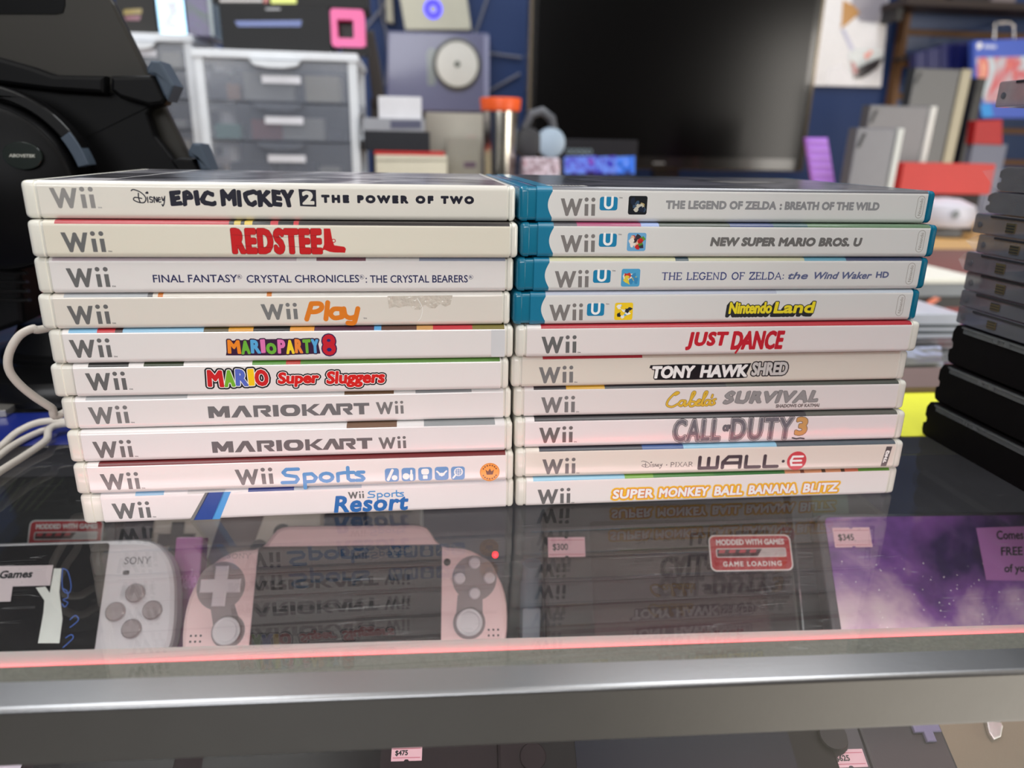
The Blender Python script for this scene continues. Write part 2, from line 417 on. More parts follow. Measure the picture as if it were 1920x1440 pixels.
# ---------------------------------------------------------------- counter, display case
glass = glass_mat('counter_glass')
alu = mat('brushed_aluminium', (154, 154, 156), .3, metal=1, var=.04, bump=.05, bs=700)
def line(p, q):                # y as a function of x on the counter
    return lambda x: p.y + (q.y - p.y) * (x - p.x) / (q.x - p.x)
yG = line(Pz(0, 1284, 0), Pz(1920, 1219, 0)); yO = line(Pz(0, 1330, 1), Pz(1920, 1256, 1))
yL = line(Pz(0, 1222, -8.5), Pz(1920, 1171, -8.5)); yR = line(Pz(0, 1262, -8.5), Pz(1920, 1195, -8.5))
XA, XB, YB = -420, 760, 430
CT = thing('display_counter', 'glass topped display counter with a grey aluminium front frame under the two stacks', 'counter', (170, 150, -480))
b = MB(); b.prism([(XA, yG(XA)), (XB, yG(XB)), (XB, YB), (XA, YB)], -6, 0, glass, 'z'); gt = b.build('glass_top', CT, True)
gt['label'] = 'scratched clear glass top'
def rail(prof, name, m, parent=CT, smooth=True, mesh=None):
    """prof: list of (function of x, z); swept along x"""
    b = mesh or MB(); n = len(prof); vs = []
    for x in (XA, 100, XB): vs += [(x, f(x) if callable(f) else f, z) for f, z in prof]
    fs = []
    for k in range(2):
        for i in range(n):
            j = (i + 1) % n; fs.append((k * n + i, k * n + j, (k + 1) * n + j, (k + 1) * n + i))
    fs.append(tuple(range(n))); fs.append(tuple(range(2 * n, 3 * n))[::-1])
    b.add(vs, fs, m, smooth)
    return b if mesh else b.build(name, parent, True)
o_ = lambda d: (lambda x: yO(x) + d)
g_ = lambda d: (lambda x: yG(x) + d)
rail([(g_(-.2), 1), (g_(-.2), -7), (g_(3), -7), (g_(3), -10.3), (o_(2), -10.3), (o_(2), -19), (o_(0), -20), (o_(-.5), -19.6), (o_(-.6), -19), (o_(-.6), -18.7), (o_(-.6), -.8), (o_(-.6), -.5), (o_(-.42), .3), (o_(.05), .8), (o_(.75), 1.0), (o_(1.1), 1.0)], 'front_rail', alu)['label'] = 'grey aluminium front rail with a bright rolled edge'
lip = mat('pale_ledge', (160, 164, 162), .55, var=.05, vs=200)
l_ = lambda d: (lambda x: yL(x) + d)
r_ = lambda d: (lambda x: yR(x) + d)
rail([(l_(0), -8.5), (l_(0), -11), (g_(3.2), -11), (g_(3.2), -8.5)], 'inner_ledge', lip, smooth=False)['label'] = 'pale ledge under the glass behind the rail'
felt = mat('grey_green_felt', (112, 110, 102), .95, var=.35, vs=900, bump=.8, bs=1500)
rail([(r_(0), -6.3), (r_(0), -8.4), (g_(3.3), -8.4), (g_(3.3), -6.3)], 'felt_strip', felt, smooth=False)['label'] = 'grey green gasket strip under the glass edge'
led = mat('red_led', (255, 70, 80), .5, emit=.9)
rail([(r_(.5), -6.6), (r_(.5), -7.2), (r_(.1), -7.2), (r_(.1), -6.6)], 'red_light_strip', led, smooth=False)['label'] = 'thin glowing red light strip'
black = mat('black_laminate', (20, 21, 23), .4)
shelfm = mat('shelf_dark', (46, 44, 48), .35, var=.2, vs=12)
b = MB(); b.box((XA, -98, -129), (XB, YB - 4, -125), shelfm); b.build('shelf', CT, True)
b = MB(); b.box((XA, YB - 4, -480), (XB, YB, -6), black); b.build('back_panel', CT, True)
for x in (XA, XB - 4):
    b = MB(); b.box((x, -100, -480), (x + 4, YB - 4, -6), black); b.build('side_panel', CT, True)
b = MB(); b.box((XA + 4, -98, -480), (XB - 4, YB - 4, -470), black); b.build('base_board', CT, True)
b = MB(); rail([(o_(6), -20.2), (o_(9), -20.2), (o_(9), -480), (o_(6), -480)], 'front_glass', glass_mat('front_glass_clear', scratch=False), smooth=False)

# ---------------------------------------------------------------- room shell
ZF = -950
wallblue = mat('painted_blue_wall', (14, 44, 92), .6, var=.12, vs=3)
wallbeige = mat('painted_beige_wall', (196, 186, 168), .7)
def slab(name, a, b_, m):
    b = MB(); b.box(a, b_, m); return struct(b.build(name))
slab('floor', (-2500, -3000, ZF - 40), (3300, 1750, ZF), mat('grey_vinyl_floor', (120, 116, 108), .5, var=.1, vs=4))
slab('ceiling', (-2500, -3000, 1560), (3300, 1750, 1600), mat('grey_ceiling', (190, 190, 188), .8))
slab('wall_back', (-2500, 1700, ZF), (3300, 1750, 1560), wallblue)
slab('wall_left', (-2550, -3000, ZF), (-2500, 1750, 1560), wallblue)
slab('wall_front', (-2500, -3050, ZF), (3300, -3000, 1560), mat('dark_brown_wall', (70, 58, 48), .7))
slab('wall_right', (3300, -3000, ZF), (3350, 1750, 1560), wallbeige)

# ---------------------------------------------------------------- game cases
TT = 14.474; GAP = .25
paper = {}
def paper_mat(k, rgb):
    return mat('sleeve_paper_%s' % k, rgb, .42, coat=1, var=.035, vs=14, bump=.12, bs=26)
whitepl = mat('glossy_white_plastic', (226, 224, 214), .22, coat=.6, var=.05, vs=50)
tealpl = mat('glossy_teal_plastic', (20, 112, 142), .25, coat=.5, var=.06, vs=50)
tealp = ink((24, 118, 152))
POSE = [[0.0, -0.06, -0.36], [-0.54, -0.5, -0.73], [-1.23, 0.54, -0.82], [-1.68, 1.85, -0.24], [-3.29, 1.43, -0.72], [-1.53, 1.13, -0.75], [-2.95, 0.96, -0.23], [-1.86, 0.84, -0.29], [-0.62, -1.57, -0.42], [-1.21, 0.29, 0.58], [191.21, -0.98, -1.03], [190.69, -0.17, -1.74], [190.19, 0.58, -1.34], [189.71, 2.48, -1.18], [188.22, 1.19, -0.36], [189.64, -1.2, -0.42], [188.29, -0.68, 0.13], [189.48, -0.53, 0.07], [190.9, -0.12, -0.06], [190.18, 1.32, 0.94]]
def yz_profile(ins, d=135, t=TT, r=2.2):
    p = []
    for cy, cz, a0 in ((r, r, 270), (r, t - r, 180)):
        for k in range(6):
            a = math.radians(a0 - 90 * k / 5)
            p.append((cy + (r - ins) * math.cos(a) if True else 0, cz + (r - ins) * math.sin(a)))
    p = [(max(ins, y), z) for y, z in p]
    return p + [(d - ins, t - ins), (d - ins, ins)]
def game_case(stack, k, label, seg, under, tone=(222, 219, 212), teal=False, sl=4.8, sr=186.4, cover=None, spine_shapes=()):
    x, y, a = POSE[stack * 10 + k]
    R = Matrix.Rotation(math.radians(a), 3, 'Z')
    T = thing('game_case', label, 'game case', (x, y, k * (TT + GAP) + .12), R, 'game cases in the left stack' if stack == 0 else 'game cases in the right stack')
    pl = tealpl if teal else whitepl
    st = [(0, 1.5), (.35, .7), (1.1, .15), (1.9, 0), (3.4, 0), (3.7, .45), (sl - .3, .45), (sl, .12)] + \
         [(sr, .12), (sr + .3, .45), (sr + .8, .45), (sr + 1.1, 0), (188.4, 0), (189.1, .2), (189.7, .8), (190, 1.6)]
    if stack == 0: st = [(xx - 1.1 if xx < 2 else xx, i * .75 if xx < 2 else i) for xx, i in st]
    else: st = [(xx + .9 if xx > 189 else xx, i * .75 if xx > 189 else i) for xx, i in st]
    vs = []; n = len(yz_profile(0))
    for xx, i in st: vs += [(xx, py, pz) for py, pz in yz_profile(i)]
    fs = []
    for s_ in range(len(st) - 1):
        for i in range(n):
            j = (i + 1) % n; fs.append((s_ * n + i, (s_ + 1) * n + i, (s_ + 1) * n + j, s_ * n + j))
    fs.append(tuple(range(n))); fs.append(tuple(range(len(vs) - n, len(vs)))[::-1])
    b = MB(); b.add(vs, fs, pl, True); b.build('case_shell', T)
    # printed sleeve wrapped round the spine
    off = .04; r = 2.2; path = [(131, TT + off - .04)]
    for q in range(9):
        an = math.radians(90 + 90 * q / 8); path.append((r + (r + off) * math.cos(an), TT - r + (r + off) * math.sin(an)))
    for q in range(9):
        an = math.radians(180 + 90 * q / 8); path.append((r + (r + off) * math.cos(an), r + (r + off) * math.sin(an)))
    path.append((131, -off + .04))
    b = MB(); pm = paper_mat('%d_%d' % (stack, k), tone)
    top = cover or ink((90, 90, 96))
    xs = sorted({sl, sr, 14.0} | {v for s_ in seg for v in s_[:2]})
    xs = [v for v in xs if sl <= v <= sr]
    full = [sl] + [v for v in xs if v not in (sl, sr)] + [sr]
    for i in range(len(full) - 1):
        x0, x1 = full[i], full[i + 1]; xm = (x0 + x1) / 2; sm = pm
        for s_ in seg:
            if s_[0] <= xm <= s_[1]: sm = s_[2] if not isinstance(s_[2], tuple) else ink(s_[2])
        for q in range(len(path) - 1):
            mm = pm
            if q == 0: mm = top if (cover and 1) else sm
            elif q <= 6: mm = sm
            elif q == len(path) - 2: mm = under
            elif q >= len(path) - 4: mm = under if under else pm
            if teal and xm < 14: mm = tealp
            (y0, z0), (y1, z1) = path[q], path[q + 1]
            b.add([(x0, y0, z0), (x1, y0, z0), (x1, y1, z1), (x0, y1, z1)], [(0, 3, 2, 1)], mm, True)
    b.build('printed_sleeve', T)
    return T
def put(T, name, shapes, label=None):
    b = MB(); mn = min(s[3] for s in shapes)
    b.flat([(v, f, m, l - mn) for v, f, m, l in shapes], (0, -.05, 0), (1, 0, 0), (0, 0, 1), lift=.012)
    o = b.build(name, T)
    if label: o['label'] = label
    return o
def wii(box): return (box[0], box[1], box[0] + 16.3, box[1] + 8.1)
A_BLACK = ink((30, 28, 30)); A_DK = (46, 44, 50)
RED = (200, 34, 38)

# --- left stack, top to bottom
wp = lambda v: None
c_top = art_mat('cover_grey_brushwork', [(30, 28, 32), (70, 68, 74), (120, 118, 124), (200, 198, 200), (40, 38, 42)], 14, .3, 3)
T = game_case(0, 9, 'white case with thick black title and boxed 2, topmost of the left stack', [(sl, sr_, c) for sl, sr_, c in ((4.8, 186.4, (214, 210, 202)),)], ink((40, 36, 40)), (222, 218, 208), cover=c_top)
put(T, 'console_logo', console_logo(wii((9.0, 4.2)), ink((140, 138, 136))) + tm(25.6, 4.1, ink((150, 150, 150))))
nv = ink((24, 24, 40))
ds = lambda bx, m, wd: [stroke([(bx[0] + a * (bx[2] - bx[0]), bx[1] + b_ * (bx[3] - bx[1])) for a, b_ in smooth_path(q, 5)], wd, m) for q in (
    [(.02, .93), (.1, 1.0), (.3, .82), (.42, .5), (.36, .22), (.2, .22), (.06, .36), (.1, .52), (.3, .46)], [(.22, .78), (.21, .5), (.24, .2)],
    [(.47, .55), (.47, .22)], [(.44, .8), (.49, .86), (.5, .78), (.45, .78)], [(.62, .52), (.55, .56), (.54, .42), (.61, .36), (.6, .24), (.53, .24)],
    [(.66, .22), (.66, .5), (.68, .55), (.74, .25), (.75, .54)], [(.85, .5), (.8, .52), (.79, .26), (.86, .26)], [(.8, .39), (.85, .4)],
    [(.9, .55), (.92, .34), (.97, .5)], [(.99, .6), (.95, .2), (.9, 0), (.88, .1)])]
jag = lambda sd: (lambda u, v: (u + .28 * math.sin(v * 1.1 + u * .9 + sd), v + .25 * math.sin(u * 1.7 + sd)))
t = ds((38.5, 5.2, 51, 11.4), nv, .45)
t += text('EPIC', (52.9, 5.3, 69.8, 11.3), nv, 1.15, space=1.18, warp=jag(1)) + text('MICKEY', (72.0, 5.2, 100.4, 11.9), nv, 1.15, space=1.16, warp=jag(2))
t += [poly([(102.2, 5.6), (108.6, 5.4), (108.8, 12), (102.0, 12.3)], nv, 0)] + text('2', (103.2, 6.2, 107.9, 11.6), ink((222, 218, 208)), .8, ly=1)
t += text('THE POWER OF TWO', (110.7, 6.9, 172.5, 10.2), nv, .75, space=1.5)
put(T, 'title_lettering', t)

blk = ink((24, 22, 24))
T = game_case(0, 8, 'cream case with bold red title ending in a pistol, second in the left stack',
    [(9, 74, (184, 52, 62)), (74, 76, blk), (76, 78.5, (196, 170, 60)), (78.5, 80, blk), (80, 83, (210, 180, 60)), (83, 90, blk), (90, 93, (190, 50, 60)), (93, 99, blk), (99, 101, (190, 50, 60)), (101, 186.4, (44, 38, 38))], ink((52, 30, 36)), (224, 218, 202))
put(T, 'console_logo', console_logo(wii((10.7, 2.3)), GREYD) + tm(27.3, 2.2, GREYD))
rd = ink((196, 24, 28)); t = text('REDSTEE', (74.4, 1.5, 109.9, 12.0), rd, 1.45, space=1.22, outline=((.12, ink((90, 16, 18))),))
t += [poly([(110.8, 11.9), (113.4, 11.9), (114, 7.2), (114.6, 5.2), (118.6, 4.6), (119.2, 3.8), (118.8, 2.2), (114.4, 2.3), (112.6, 2.6), (110.6, 3.4), (109.8, 3.0), (109.6, 2.0), (109.2, 2.3), (110.6, 5.5)], rd, 1), stroke(ell(114.5, 7, .65, n=12) + [(115.15, 7)], .3, rd, 1)]
for u0_, v0_, u1_, v1_ in ((75, 9.2, 93, 8.4), (76, 5.0, 90, 4.2), (92, 8.2, 109, 9.2), (96, 4.8, 108, 4.0)): t.append(stroke([(u0_, v0_), (u1_, v1_)], .12, ink((110, 14, 18)), 2))
put(T, 'title_lettering', t)

T = game_case(0, 7, 'white case with long thin dark blue capitals, third from top of left stack',
    [(6, 100, (196, 180, 186)), (108, 128, (130, 90, 100)), (150, 186.4, (150, 156, 176))], ink((160, 150, 150)), (228, 224, 222))
put(T, 'console_logo', console_logo(wii((10.6, 2.7)), GREYD) + tm(27, 2.6, GREYD))
n2 = ink((40, 44, 88))
t = text('FINAL FANTASY', (43.1, 4.4, 76.0, 7.6), n2, .12) + text('R', (76.4, 6.2, 77.4, 7.2), n2, .08) + [stroke(ell(76.9, 6.7, .9, n=14) + [(77.8, 6.7)], .12, n2)]
t += text('CRYSTAL CHRONICLES', (79.6, 4.2, 125.0, 7.4), n2, .12) + text('R', (125.6, 6.0, 126.6, 7.0), n2, .08) + [stroke(ell(126.1, 6.5, .9, n=14) + [(127, 6.5)], .12, n2)]
t += text(': THE CRYSTAL BEARERS', (127.6, 4.0, 170.4, 7.2), n2, .12) + text('R', (171.2, 5.8, 172.2, 6.8), n2, .08) + [stroke(ell(171.7, 6.3, .9, n=14) + [(172.6, 6.3)], .12, n2)]
put(T, 'title_lettering', t)

T = game_case(0, 6, 'yellowed case with a worn patch and grey and orange title, in the left stack',
    [(9, 41, (172, 176, 180)), (41, 43, (110, 110, 112)), (45, 47, (206, 122, 50)), (88, 90, (206, 122, 50)), (90, 186, (214, 210, 204))], ink((70, 66, 66)), (222, 216, 206))
put(T, 'console_logo', console_logo(wii((9.6, 2.2)), GREYD) + tm(26, 2.1, GREYD))
orng = ink((224, 126, 36))
t = console_logo((85.2, 3.4, 100.4, 10.4), GREY)
f = lambda a, b_: (102.9 + a * 23.2, 3.4 + b_ * 7.0)
for q in ([(.03, 0), (.13, .94)], [(.13, .94), (.27, .94), (.31, .8), (.29, .6), (.2, .45), (.08, .45)], [(.37, 0), (.42, 1.0)],
          [(.66, .55), (.66, .12)], [(.66, .6), (.52, .6), (.46, .3), (.52, .06), (.64, .1)], [(.7, .62), (.72, .22), (.8, .05), (.9, .12)], [(.95, .62), (.9, .0), (.86, -.26), (.76, -.26)]):
    t.append(stroke([f(*p) for p in smooth_path(q, 4)], 2.05, orng))
put(T, 'title_lettering', t + tm(127, 3.2, GREY))
wear = mat('worn_plastic', (206, 198, 186), .2, coat=1, bump=.9, bs=500, var=.18, vs=300)
b = MB(); random.seed(3); pts = [(138 + 26 * i / 12, 7.4 + random.uniform(-.4, 2.2)) for i in range(13)]
b.flat([poly([(137.5, 13)] + pts + [(165, 13.2)], wear)], (0, -.05, 0), (1, 0, 0), (0, 0, 1), lift=.02)
b.flat([stroke(smooth_path([(150, 12), (152, 8), (151.5, 4), (150.2, 2.2)], 4), .22, ink((240, 240, 236)), 1)], (0, -.05, 0), (1, 0, 0), (0, 0, 1), lift=.02)
b.build('torn_sticker_residue', T)['label'] = 'crinkled patch of sticker residue'

T = game_case(0, 5, 'white case with rainbow lettered title and a red 8, in the left stack',
    [(7, 18, (130, 186, 220)), (18, 25, (190, 40, 50)), (25, 28, (60, 34, 34)), (28, 60, (140, 186, 214)), (60, 70, (80, 70, 40)), (70, 80, (210, 150, 50)), (80, 95, blk), (95, 105, (220, 150, 60)), (105, 130, (80, 40, 60)), (130, 133, (90, 160, 210)), (133, 148, (90, 60, 50)), (148, 155, (200, 150, 90)), (155, 172, (190, 50, 60)), (172, 186, (120, 110, 50))], ink((70, 60, 60)), (230, 226, 224), sl=4.6)
put(T, 'console_logo', console_logo(wii((6.7, 2.8)), GREYD) + tm(23.2, 2.7, GREYD))
def poppy(word, cols, box, widths, lift=(), bold=1.0, oc=BLACKI, ow=.42, ow2=None):
    tot = sum(widths); x = box[0]; sc = (box[2] - box[0]) / tot; sh = []
    for i, ch in enumerate(word):
        dv = lift[i % len(lift)] if lift else 0
        bx = (x + .05, box[1] + dv, x + widths[i] * sc - .05, box[3] + dv)
        lo, hi = bx[1], bx[3]; cx = (bx[0] + bx[2]) / 2; sg = 1 if i % 2 else -1
        sh += text(ch, bx, ink(cols[i % len(cols)]), bold, outline=((ow2, WHITEI), (ow, oc)) if ow2 else ((ow, oc),), ly=3 if ow2 else 2,
                   warp=lambda u, v, cx=cx, lo=lo, hi=hi, sg=sg: (cx + (u - cx) * (1 + .12 * sg * ((v - lo) / (hi - lo) - .5)), v + sg * .05 * (u - cx)))
        x += widths[i] * sc
    return sh
rb = [(240, 140, 40), (110, 180, 60), (90, 170, 220), (226, 120, 180), (110, 180, 60), (226, 120, 180), (244, 214, 50), (240, 140, 60), (110, 180, 60), (90, 170, 220)]
pur = ink((58, 28, 60))
t = poppy('MARI', rb, (69, 3.6, 84.5, 9.6), [1.3, 1, 1, .5], (0, -.3, 0, .2), .75, pur, .5) + poppy('O', [rb[4]], (84.6, 3.2, 89, 8.2), [1], (), .9, pur, .5)
t += poppy('PARTY', rb[5:], (89.4, 3.4, 106.6, 9.6), [1, 1.1, 1, 1, 1], (0, -.2, .1, 0), .75, pur, .5)
t.append(poly([(68, 2.9), (69.8, 9.3), (84, 9.8), (106, 9.9), (107, 3.2), (90, 2.6)], pur, 0))
t += text('8', (108, 2.4, 113.6, 11.6), ink((200, 34, 48)), 1.6, outline=((.5, ink((60, 30, 80))),), ly=3)
t += [poly(ell(110.8, 9.0, .9, .7, 6), ink((40, 40, 110)), 5), poly(ell(110.8, 4.9, 1.1, .9, 6), ink((40, 40, 110)), 5)]
put(T, 'title_lettering', t)
b = MB(); b.flat([poly(rrect(180.2, .8, 186.2, 12.8, .3), mat('clear_tab', (214, 216, 218), .2, coat=1))] + text('PP', (0, 0, 1, 1), GREY)[:0], (0, -.05, 0), (1, 0, 0), (0, 0, 1)); b.build('clear_tape_tab', T)

T = game_case(0, 4, 'white case with coloured block letters and red cursive words, in the left stack',
    [(14, 30, (60, 60, 60)), (36, 52, (60, 70, 50)), (80, 94, (90, 150, 60)), (94, 100, (190, 70, 60)), (100, 186, (96, 140, 66))], ink((60, 60, 60)), (232, 228, 226), sl=8)
put(T, 'console_logo', console_logo(wii((12.4, 3.1)), GREYD) + tm(29, 3, GREYD))
t = poppy('MARIO', [(206, 36, 40), (120, 182, 50), (90, 110, 200), (250, 205, 30), (206, 36, 40)], (61, 3.6, 86.4, 11.2), [1.35, 1, 1.05, .55, 1.2], (0, -.1, .2, .3, 0), 1.05, BLACKI, .65, .3)
srd = ink((214, 34, 32))
t += text('Super', (90, 3.0, 107.6, 9.8), srd, .75, .12, outline=((.28, WHITEI), (.55, BLACKI)), ly=3) + text('Sluggers', (110.4, 2.4, 135.6, 10.0), srd, .75, .12, outline=((.28, WHITEI), (.55, BLACKI)), ly=3)
put(T, 'title_lettering', t)

def kart(u0, v0, u1, v1, m):
    """wide squared capitals: MARIO KART"""
    W = u1 - u0; H = v1 - v0; h = .22 * H * 1.35; out = []
    def g(x0, x1, sh):
        for p in sh: out.append(poly([(u0 + W * (x0 + (x1 - x0) * a), v0 + H * b_) for a, b_ in p], m))
    def ring(x0, x1):
        cx, rx = u0 + W * (x0 + x1) / 2, W * (x1 - x0) / 2; o = rrect(cx - rx, v0, cx + rx, v1, H * .48, 5); i_ = rrect(cx - rx * .42, v0 + H * .28, cx + rx * .42, v1 - H * .28, H * .2, 5)
        n = len(o); e = [(k, (k + 1) % n) for k in range(n)] + [(n + k, n + (k + 1) % n) for k in range(n)]; out.append((o + i_, F(e, e, 0), m, 0))
    Mg = [[(0, 0), (.25, 0), (.25, 1), (0, 1)], [(.75, 0), (1, 0), (1, 1), (.75, 1)], [(.05, 1), (.3, 1), (.5, .55), (.7, 1), (.95, 1), (.6, .1), (.4, .1)]]
    Ag = [[(0, 0), (.3, 0), (.58, .75), (.42, 1)], [(.7, 0), (1, 0), (.7, 1), (.42, 1), (.5, .7)]]
    Rg = [[(0, 0), (.25, 0), (.25, 1), (0, 1)], [(.1, .72), (.1, 1), (.85, 1), (.98, .86), (.98, .5), (.85, .36), (.4, .36), (.4, .58), (.7, .58), (.7, .72)], [(.42, .4), (.75, .4), (1, 0), (.68, 0)]]
    Kg = [[(0, 0), (.25, 0), (.25, 1), (0, 1)], [(.25, .5), (.68, 1), (1, 1), (.55, .52), (1, 0), (.66, 0), (.25, .42)]]
    g(0, .13, Mg); g(.135, .265, Ag); g(.275, .385, Rg); g(.395, .43, [[(0, 0), (1, 0), (1, 1), (0, 1)]]); ring(.44, .565)
    g(.575, .69, Kg); g(.68, .8, Ag); g(.79, .895, Rg); g(.9, 1.0, [[(0, .74), (1, .74), (1, 1), (0, 1)], [(.33, 0), (.67, 0), (.67, .8), (.33, .8)]])
    return out
T = game_case(0, 3, 'clean white case with wide grey capitals, upper of the two alike, left stack',
    [(9, 50, (176, 178, 180)), (116, 137.5, (112, 84, 60)), (147, 172, (150, 152, 154))], ink((190, 190, 190)), (232, 229, 228))
put(T, 'console_logo', console_logo(wii((9.4, 2.6)), GREY) + tm(25.8, 2.5, GREY))
put(T, 'title_lettering', kart(58, 3.9, 126.6, 9.3, ink((112, 112, 114))) + console_logo((129.4, 3.8, 141.9, 9.9), GREY))
T = game_case(0, 2, 'scuffed white case with wide grey capitals, lower of the two alike, left stack',
    [(116, 138, (116, 86, 66)), (150, 182, (146, 150, 152))], ink((150, 150, 150)), (228, 225, 225))
put(T, 'console_logo', console_logo(wii((9.0, 2.2)), GREYD) + tm(25.4, 2.1, GREYD))
put(T, 'title_lettering', kart(58, 3.1, 127.0, 8.4, ink((98, 96, 98))) + console_logo((129.6, 2.9, 142.2, 8.8), GREYD))

mar = ink((112, 28, 32))
T = game_case(0, 1, 'white case with blue sport icons and gold sticker, second from bottom of left stack',
    [(9.5, 186.2, mar)], ink((150, 170, 190)), (232, 226, 224))
put(T, 'console_logo', console_logo(wii((9.6, 2.2)), GREYD) + tm(26, 2.1, GREYD))
sb = ink((74, 146, 206))
def sports(box, m, wd):
    u0, v0, u1, v1 = box; W = u1 - u0; H = v1 - v0; f = lambda a, b_: (u0 + a * W, v0 + b_ * H); out = []
    for q, sm in (([(.2, .95), (.06, .95), (.02, .8), (.05, .66), (.17, .58), (.19, .45), (.16, .3), (0, .3)], 0), ([(.27, 0), (.27, .68), (.36, .7), (.41, .5), (.38, .32), (.27, .3)], 0),
                  (ell(.535, .5, .075, .2, 12, 0, 360) + [(.61, .5)], 0), ([(.675, .3), (.675, .66), (.75, .7)], 0), ([(.8, .95), (.8, .4), (.83, .3), (.87, .3)], 0), ([(.76, .7), (.87, .7)], 0),
                  ([(.99, .7), (.92, .7), (.9, .6), (.97, .48), (.99, .38), (.97, .3), (.9, .3)], 0)):
        out.append(stroke([f(*p) for p in q], wd, m))
    return out
t = console_logo((65.9, 2.5, 82.6, 10.5), GREYD) + sports((86.0, -.0, 122.2, 9.8), sb, 1.65)
put(T, 'title_lettering', t)
for i, (u, v) in enumerate(((131.3, 1.7), (138.8, 1.7), (146.3, 1.7), (153.8, 1.7), (161.2, 1.6))):
    s_ = [poly(rrect(u, v, u + 6.3, v + 6.6, 1.3), ink((98, 150, 204)), 0)]; c = (u + 3.15, v + 3.3)
    if i == 0: s_ += [stroke([(u + 1.4, v + 1), (u + 3.4, v + 5.6)], 1.3, WHITEI, 1), poly(ell(u + 4.3, v + 1.9, 1.3, n=12), WHITEI, 1)]
    if i == 1: s_ += [poly(ell(u + 2, v + 2.4, 1.6, n=12), WHITEI, 1), stroke([(u + 4.4, v + 1), (u + 4.4, v + 3)], 1.5, WHITEI, 1), stroke([(u + 4.4, v + 3), (u + 4.4, v + 5.2)], .9, WHITEI, 1)]
    if i == 2: s_ += [poly(rrect(u + 1.4, v + 3, u + 4.9, v + 5.9, 1), WHITEI, 1), poly(rrect(u + 2.1, v + .8, u + 4.2, v + 2.7, .3), WHITEI, 1)]
    if i == 3: s_ += [stroke([(u + 1, v + 4.4), (u + 3.15, v + 2.2), (u + 5.3, v + 4.4)], .8, WHITEI, 1), poly(ell(u + 3.15, v + 2.8, 1.4, .8, 12), WHITEI, 1)]
    if i == 4: s_ += [stroke(ell(u + 3.4, v + 3.9, 1.9, n=14) + [(u + 5.3, v + 3.9)], .4, WHITEI, 1), stroke([(u + 2.1, v + 2.4), (u + 1.0, v + 1)], .8, WHITEI, 1)] + [stroke([(u + 2 + .9 * j, v + 2.4), (u + 2 + .9 * j, v + 5.4)], .18, WHITEI, 1) for j in range(4)] + [stroke([(u + 1.8, v + 2.9 + .8 * j), (u + 5, v + 2.9 + .8 * j)], .18, WHITEI, 1) for j in range(4)]
    put(T, 'sport_icon', s_)
gold = mat('gold_foil', (226, 158, 66), .3, metal=.6, coat=.5); br = ink((110, 56, 26))
s_ = [poly(ell(179, 4.9, 4.6, n=30), gold, 0), stroke(ell(179, 4.9, 4.3, n=30) + [(183.3, 4.9)], .25, ink((190, 120, 50)), 1)]
s_ += [poly([(177.6, 3.6), (180.4, 3.6), (181, 6.2), (179.8, 5.2), (179, 6.8), (178.2, 5.2), (177, 6.2)], br, 1)]
for a in list(range(30, 151, 20)) + list(range(210, 331, 20)):
    s_.append(poly(ell(179 + 3.4 * math.cos(math.radians(a)), 4.9 + 3.4 * math.sin(math.radians(a)), .42, n=6), br, 1))
put(T, 'coin_sticker', s_, 'round gold sticker with a crown')

T = game_case(0, 0, 'white case with a slanted blue band and blue title, bottom of left stack',
    [(22, 34, (150, 190, 220)), (44, 60, (210, 206, 204)), (70, 90, (60, 70, 140)), (90, 120, (190, 196, 206))], ink((200, 200, 200)), (236, 230, 230), sl=7.6)
put(T, 'console_logo', console_logo(wii((11.6, 2.4)), GREYD) + tm(28, 2.3, GREYD))
put(T, 'blue_band', [poly([(43.6, .3), (45.6, .3), (53.4, 13.6), (51.6, 13.6)], ink((120, 120, 118))), poly([(45.2, .3), (53.6, .3), (60, 13.6), (52.8, 13.6)], ink((24, 66, 150))), poly([(53.2, .3), (56.6, .3), (62.6, 13.6), (59.4, 13.6)], ink((78, 158, 224)))], 'slanted blue band')
rs = ink((24, 104, 178))
t = console_logo((113.7, 8.0, 121.1, 11.6), GREYD) + sports((122.6, 6.9, 138.9, 11.4), sb, .62)
t += text('Resort', (107, 1.0, 141.0, 9.6), rs, .85, .15, space=1.08)
put(T, 'title_lettering', t)

# --- right stack, top to bottom (teal cases then white)
c_top2 = art_mat('cover_dark_landscape', [(16, 18, 24), (46, 48, 58), (90, 88, 96), (28, 30, 36), (130, 126, 124)], 12, .3, 9)
tealp = ink((24, 118, 152))
def teal_case(k, label, seg, under, art, cover=None):
    T = game_case(1, k, label, seg, under, (222, 221, 218), True, 7.4, 187.0, cover)
    pmx = MATS['sleeve_paper_1_%d' % k]
    r = [(14.02, 1.7)] + [(14.02 - 1.9 * math.sin(math.pi * i / 10), 1.7 + 10.9 * i / 10) for i in range(1, 10)] + [(14.02, 12.6)]
    put(T, 'pale_bulge', [poly(r, pmx)])
    # wrap of the band over both rounded edges
    x0, x1, y0, y1 = art[0]
    s_ = [poly(rrect(x0, y0, x1, y1, .9), ink(art[1]), 0)]; random.seed(k)
    for i in range(16):
        cx, cy = random.uniform(x0 + 1.6, x1 - 1.6), random.uniform(y0 + 1.6, y1 - 1.6)
        s_.append(poly([(cx + random.uniform(.6, 1.6) * math.cos(a * 1.05), cy + random.uniform(.6, 1.6) * math.sin(a * 1.05)) for a in range(6)], ink(art[2][i % len(art[2])]), 1 + i % 4))
    put(T, 'cover_icon', s_, 'small square picture')
    return T
